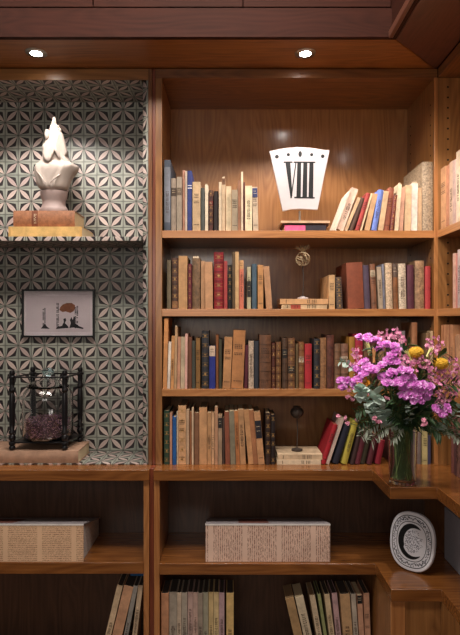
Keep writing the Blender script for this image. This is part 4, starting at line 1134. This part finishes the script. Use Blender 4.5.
for (px, py, w_) in ((416, 352.5, 'left'), (441, 363.5, 'right')):
    D = sphere_D(px, py)-.005; p = P(px, py, D)
    r = empty('billy_button', (VX, VY, ZV+.016), '%s one of two yellow ball flowers in bouquet' % w_, 'flower', 'yellow ball flowers')
    part(MB().tube(stem_pts(p), .0016, 6), 'stem', GM['stem'], r)
    mb = MB(); mb.ball(p, .0225, 24, (1, .9, .78))
    for e in range(240):
        u = Vector((BR.gauss(0, 1), BR.gauss(0, 1), BR.gauss(0, 1))).normalized(); mb.ball(p+Vector((u.x*.0222, u.y*.020, u.z*.0172)), .0019, 5)
    part(mb, 'flower_head', GM['yellow'], r)
p = P(364, 383, 1.675)
r = empty('orange_flower', (VX, VY, ZV+.016), 'orange yellow daisy-like flower at left of bouquet among grey leaves', 'flower')
part(MB().tube(stem_pts(p), .0018, 6), 'stem', GM['stem'], r)
mb = MB(); ruffle(mb, p, .020, (0,), 2, 12, up=Vector((-.2, -.7, .6))); part(mb, 'petals', GM['orange'], r)
part(MB().ball(p+Vector((0, -.006, .006)), .008, 12), 'flower_centre', solid('seed_brown', (96, 62, 30), .8, var=.3, scale=200), r)
for (px, py, dx, dz, m_, lb) in ((368.5, 350, -.01, .04, 'cream', 'cream pointed bud at upper left of bouquet'), (374, 357, .0, .045, 'peach', 'peach pointed bud at left of bouquet'),
                             (409, 357, -.018, .034, 'cream', 'cream curled bud just left of first yellow ball flower'), (429, 353, .016, .03, 'cream', 'cream curled bud between the yellow ball flowers'), (424, 362, .02, .01, 'cream', 'pale cream petal bud below the yellow ball flowers')):
    p = P(px, py, sphere_D(px, py)-.004)
    r = empty('lily_bud', (VX, VY, ZV+.016), lb, 'flower')
    part(MB().tube(stem_pts(p), .0015, 6), 'stem', GM['stem'], r)
    d = Vector((dx, 0, dz)); mb = MB()
    for a in range(3):
        leafblade(mb, p-d*.4, d+Vector((.006*math.cos(a*2.1), .006*math.sin(a*2.1), 0)), d.length*1.1, .010, .05)
    mb.tube([p-d*.4, p-d*.1, p+d*.3, p+d*.6], .0045, 8, r1=.001)
    part(mb, 'bud', GM[m_], r)
def leafy(name, label, group, pts, tip_list, mat, length, width, rounded=False, per=3):
    root = empty(name, (VX, VY, ZV+.016), label, 'foliage', group)
    ps = [P(*q) for q in pts]
    path = stem_pts(ps[0])+ps[1:]
    part(MB().tube(path, .0014, 6), 'stem', GM['stem'], root)
    mb = MB(); dense = []
    full = path[-(len(ps)+4):]
    for A, B in zip(full, full[1:]):
        for e in range(per):
            t = e/per; dense.append((A.lerp(B, t), (B-A).normalized()))
    for i, (c, d) in enumerate(dense):
        for sgn in (-1, 1):
            side = Vector((-d.z, -.45*sgn, d.x))*sgn; dd = (side+d*.6+Vector((BR.uniform(-.3, .3), BR.uniform(-.5, .1), BR.uniform(-.3, .3)))).normalized()
            leafblade(mb, c, dd, length*BR.uniform(.7, 1.15), width*BR.uniform(.8, 1.1), .15)
    if rounded:
        for e in range(11):
            a = 2.4*e; leafblade(mb, full[-1]+Vector((0, -.004, 0)), Vector((math.cos(a), -.5+.09*e-.6, math.sin(a))), length*(1-.03*e), width, -.1)
    part(mb, 'leaves', mat, root)
EU = 'eucalyptus branches'
leafy('eucalyptus_branch', 'grey green eucalyptus branch at left front of bouquet', EU, [(372, 412, 1.70), (367, 400, 1.66), (363, 390, 1.65), (360, 391, 1.645)], None, GM['euc'], .034, .032, rounded=True, per=2)
leafy('eucalyptus_branch', 'grey green eucalyptus branch pointing far left of bouquet', EU, [(362, 378, 1.72), (352, 368, 1.70), (345, 362, 1.69), (338, 361, 1.69)], None, GM['euc'], .022, .014, per=2)
leafy('eucalyptus_branch', 'grey green eucalyptus branch low left of bouquet', EU, [(385, 415, 1.69), (377, 404, 1.66), (372, 398, 1.65), (381, 392, 1.66)], None, GM['euc'], .036, .032, per=3)
leafy('eucalyptus_branch', 'grey green eucalyptus branch in the lower middle of bouquet', EU, [(408, 420, 1.69), (411, 410, 1.66), (408, 403, 1.65)], None, GM['euc'], .026, .020, per=2)
leafy('eucalyptus_branch', 'grey green eucalyptus branch at right side of bouquet', EU, [(440, 425, 1.70), (450, 420, 1.68), (456, 412, 1.68), (461, 404, 1.68)], None, GM['euc'], .028, .016, per=2)
leafy('eucalyptus_branch', 'grey green eucalyptus branch drooping at lower right of bouquet', EU, [(430, 425, 1.72), (443, 428, 1.69), (453, 434, 1.68), (460, 440, 1.68)], None, GM['silver'], .028, .010, per=3)
FO = 'dark leafy branches'
TIPS = [('right beside last orchid flower', [(430, 418, 1.71), (445, 418, 1.68), (458, 420, 1.67)], 'leaf', .036, .010), ('far right above silver branch', [(436, 424, 1.73), (448, 428, 1.71), (458, 432, 1.70)], 'leaf', .036, .009), ('low left beside yellow book', [(382, 412, 1.72), (368, 418, 1.70), (356, 428, 1.70)], 'leaf', .034, .009),
        ('low centre over vase', [(400, 428, 1.69), (396, 436, 1.675), (390, 440, 1.675)], 'silver', .024, .005), ('lower left', [(388, 420, 1.73), (376, 425, 1.70), (366, 430, 1.69), (360, 437, 1.69)], 'silver', .026, .006), ('left beneath blossoms', [(380, 400, 1.74), (366, 408, 1.71), (354, 412, 1.70)], 'leaf', .03, .010),
        ('drooping over vase front left', [(394, 425, 1.70), (386, 428, 1.67), (377, 434, 1.66), (370, 441, 1.67)], 'silver', .026, .006), ('drooping over vase right', [(412, 422, 1.71), (424, 424, 1.68), (436, 430, 1.67), (442, 436, 1.67)], 'leaf', .034, .009),
        ('centre front', [(400, 415, 1.68), (398, 405, 1.655), (392, 398, 1.65)], 'leaf', .036, .012), ('right centre', [(420, 410, 1.68), (428, 405, 1.66), (438, 402, 1.65)], 'leaf', .036, .012),
        ('upper centre', [(402, 370, 1.70), (405, 352, 1.70), (410, 342, 1.71)], 'leaf', .034, .011), ('upper left', [(385, 372, 1.70), (377, 355, 1.69), (372, 346, 1.70)], 'leaf', .034, .010),
        ('upper right', [(428, 372, 1.70), (438, 358, 1.69), (447, 352, 1.70)], 'leaf', .034, .010), ('right edge', [(432, 395, 1.70), (446, 385, 1.68), (458, 382, 1.68)], 'leaf', .034, .011),
        ('just above vase rim', [(404, 424, 1.70), (398, 420, 1.67), (390, 414, 1.66)], 'leaf', .036, .012), ('above vase rim right', [(410, 420, 1.70), (418, 416, 1.67), (430, 416, 1.66)], 'leaf', .036, .011),
        ('centre behind blossoms', [(400, 390, 1.72), (392, 375, 1.70), (386, 358, 1.70)], 'leaf', .036, .012), ('lower right edge', [(425, 408, 1.72), (442, 402, 1.70), (455, 400, 1.69)], 'leaf', .036, .011),
        ('deep middle', [(415, 395, 1.72), (420, 378, 1.70), (424, 366, 1.70)], 'leaf', .036, .012), ('left middle', [(385, 402, 1.71), (378, 388, 1.69), (370, 378, 1.69)], 'leaf', .034, .011)]
for w_, pts, mt, L_, W_ in TIPS:
    leafy('leafy_branch', '%s narrow leafed branch, %s of bouquet' % ('silvery green' if mt == 'silver' else 'dark green', w_), FO, pts, None, GM[mt], L_, W_, per=5)
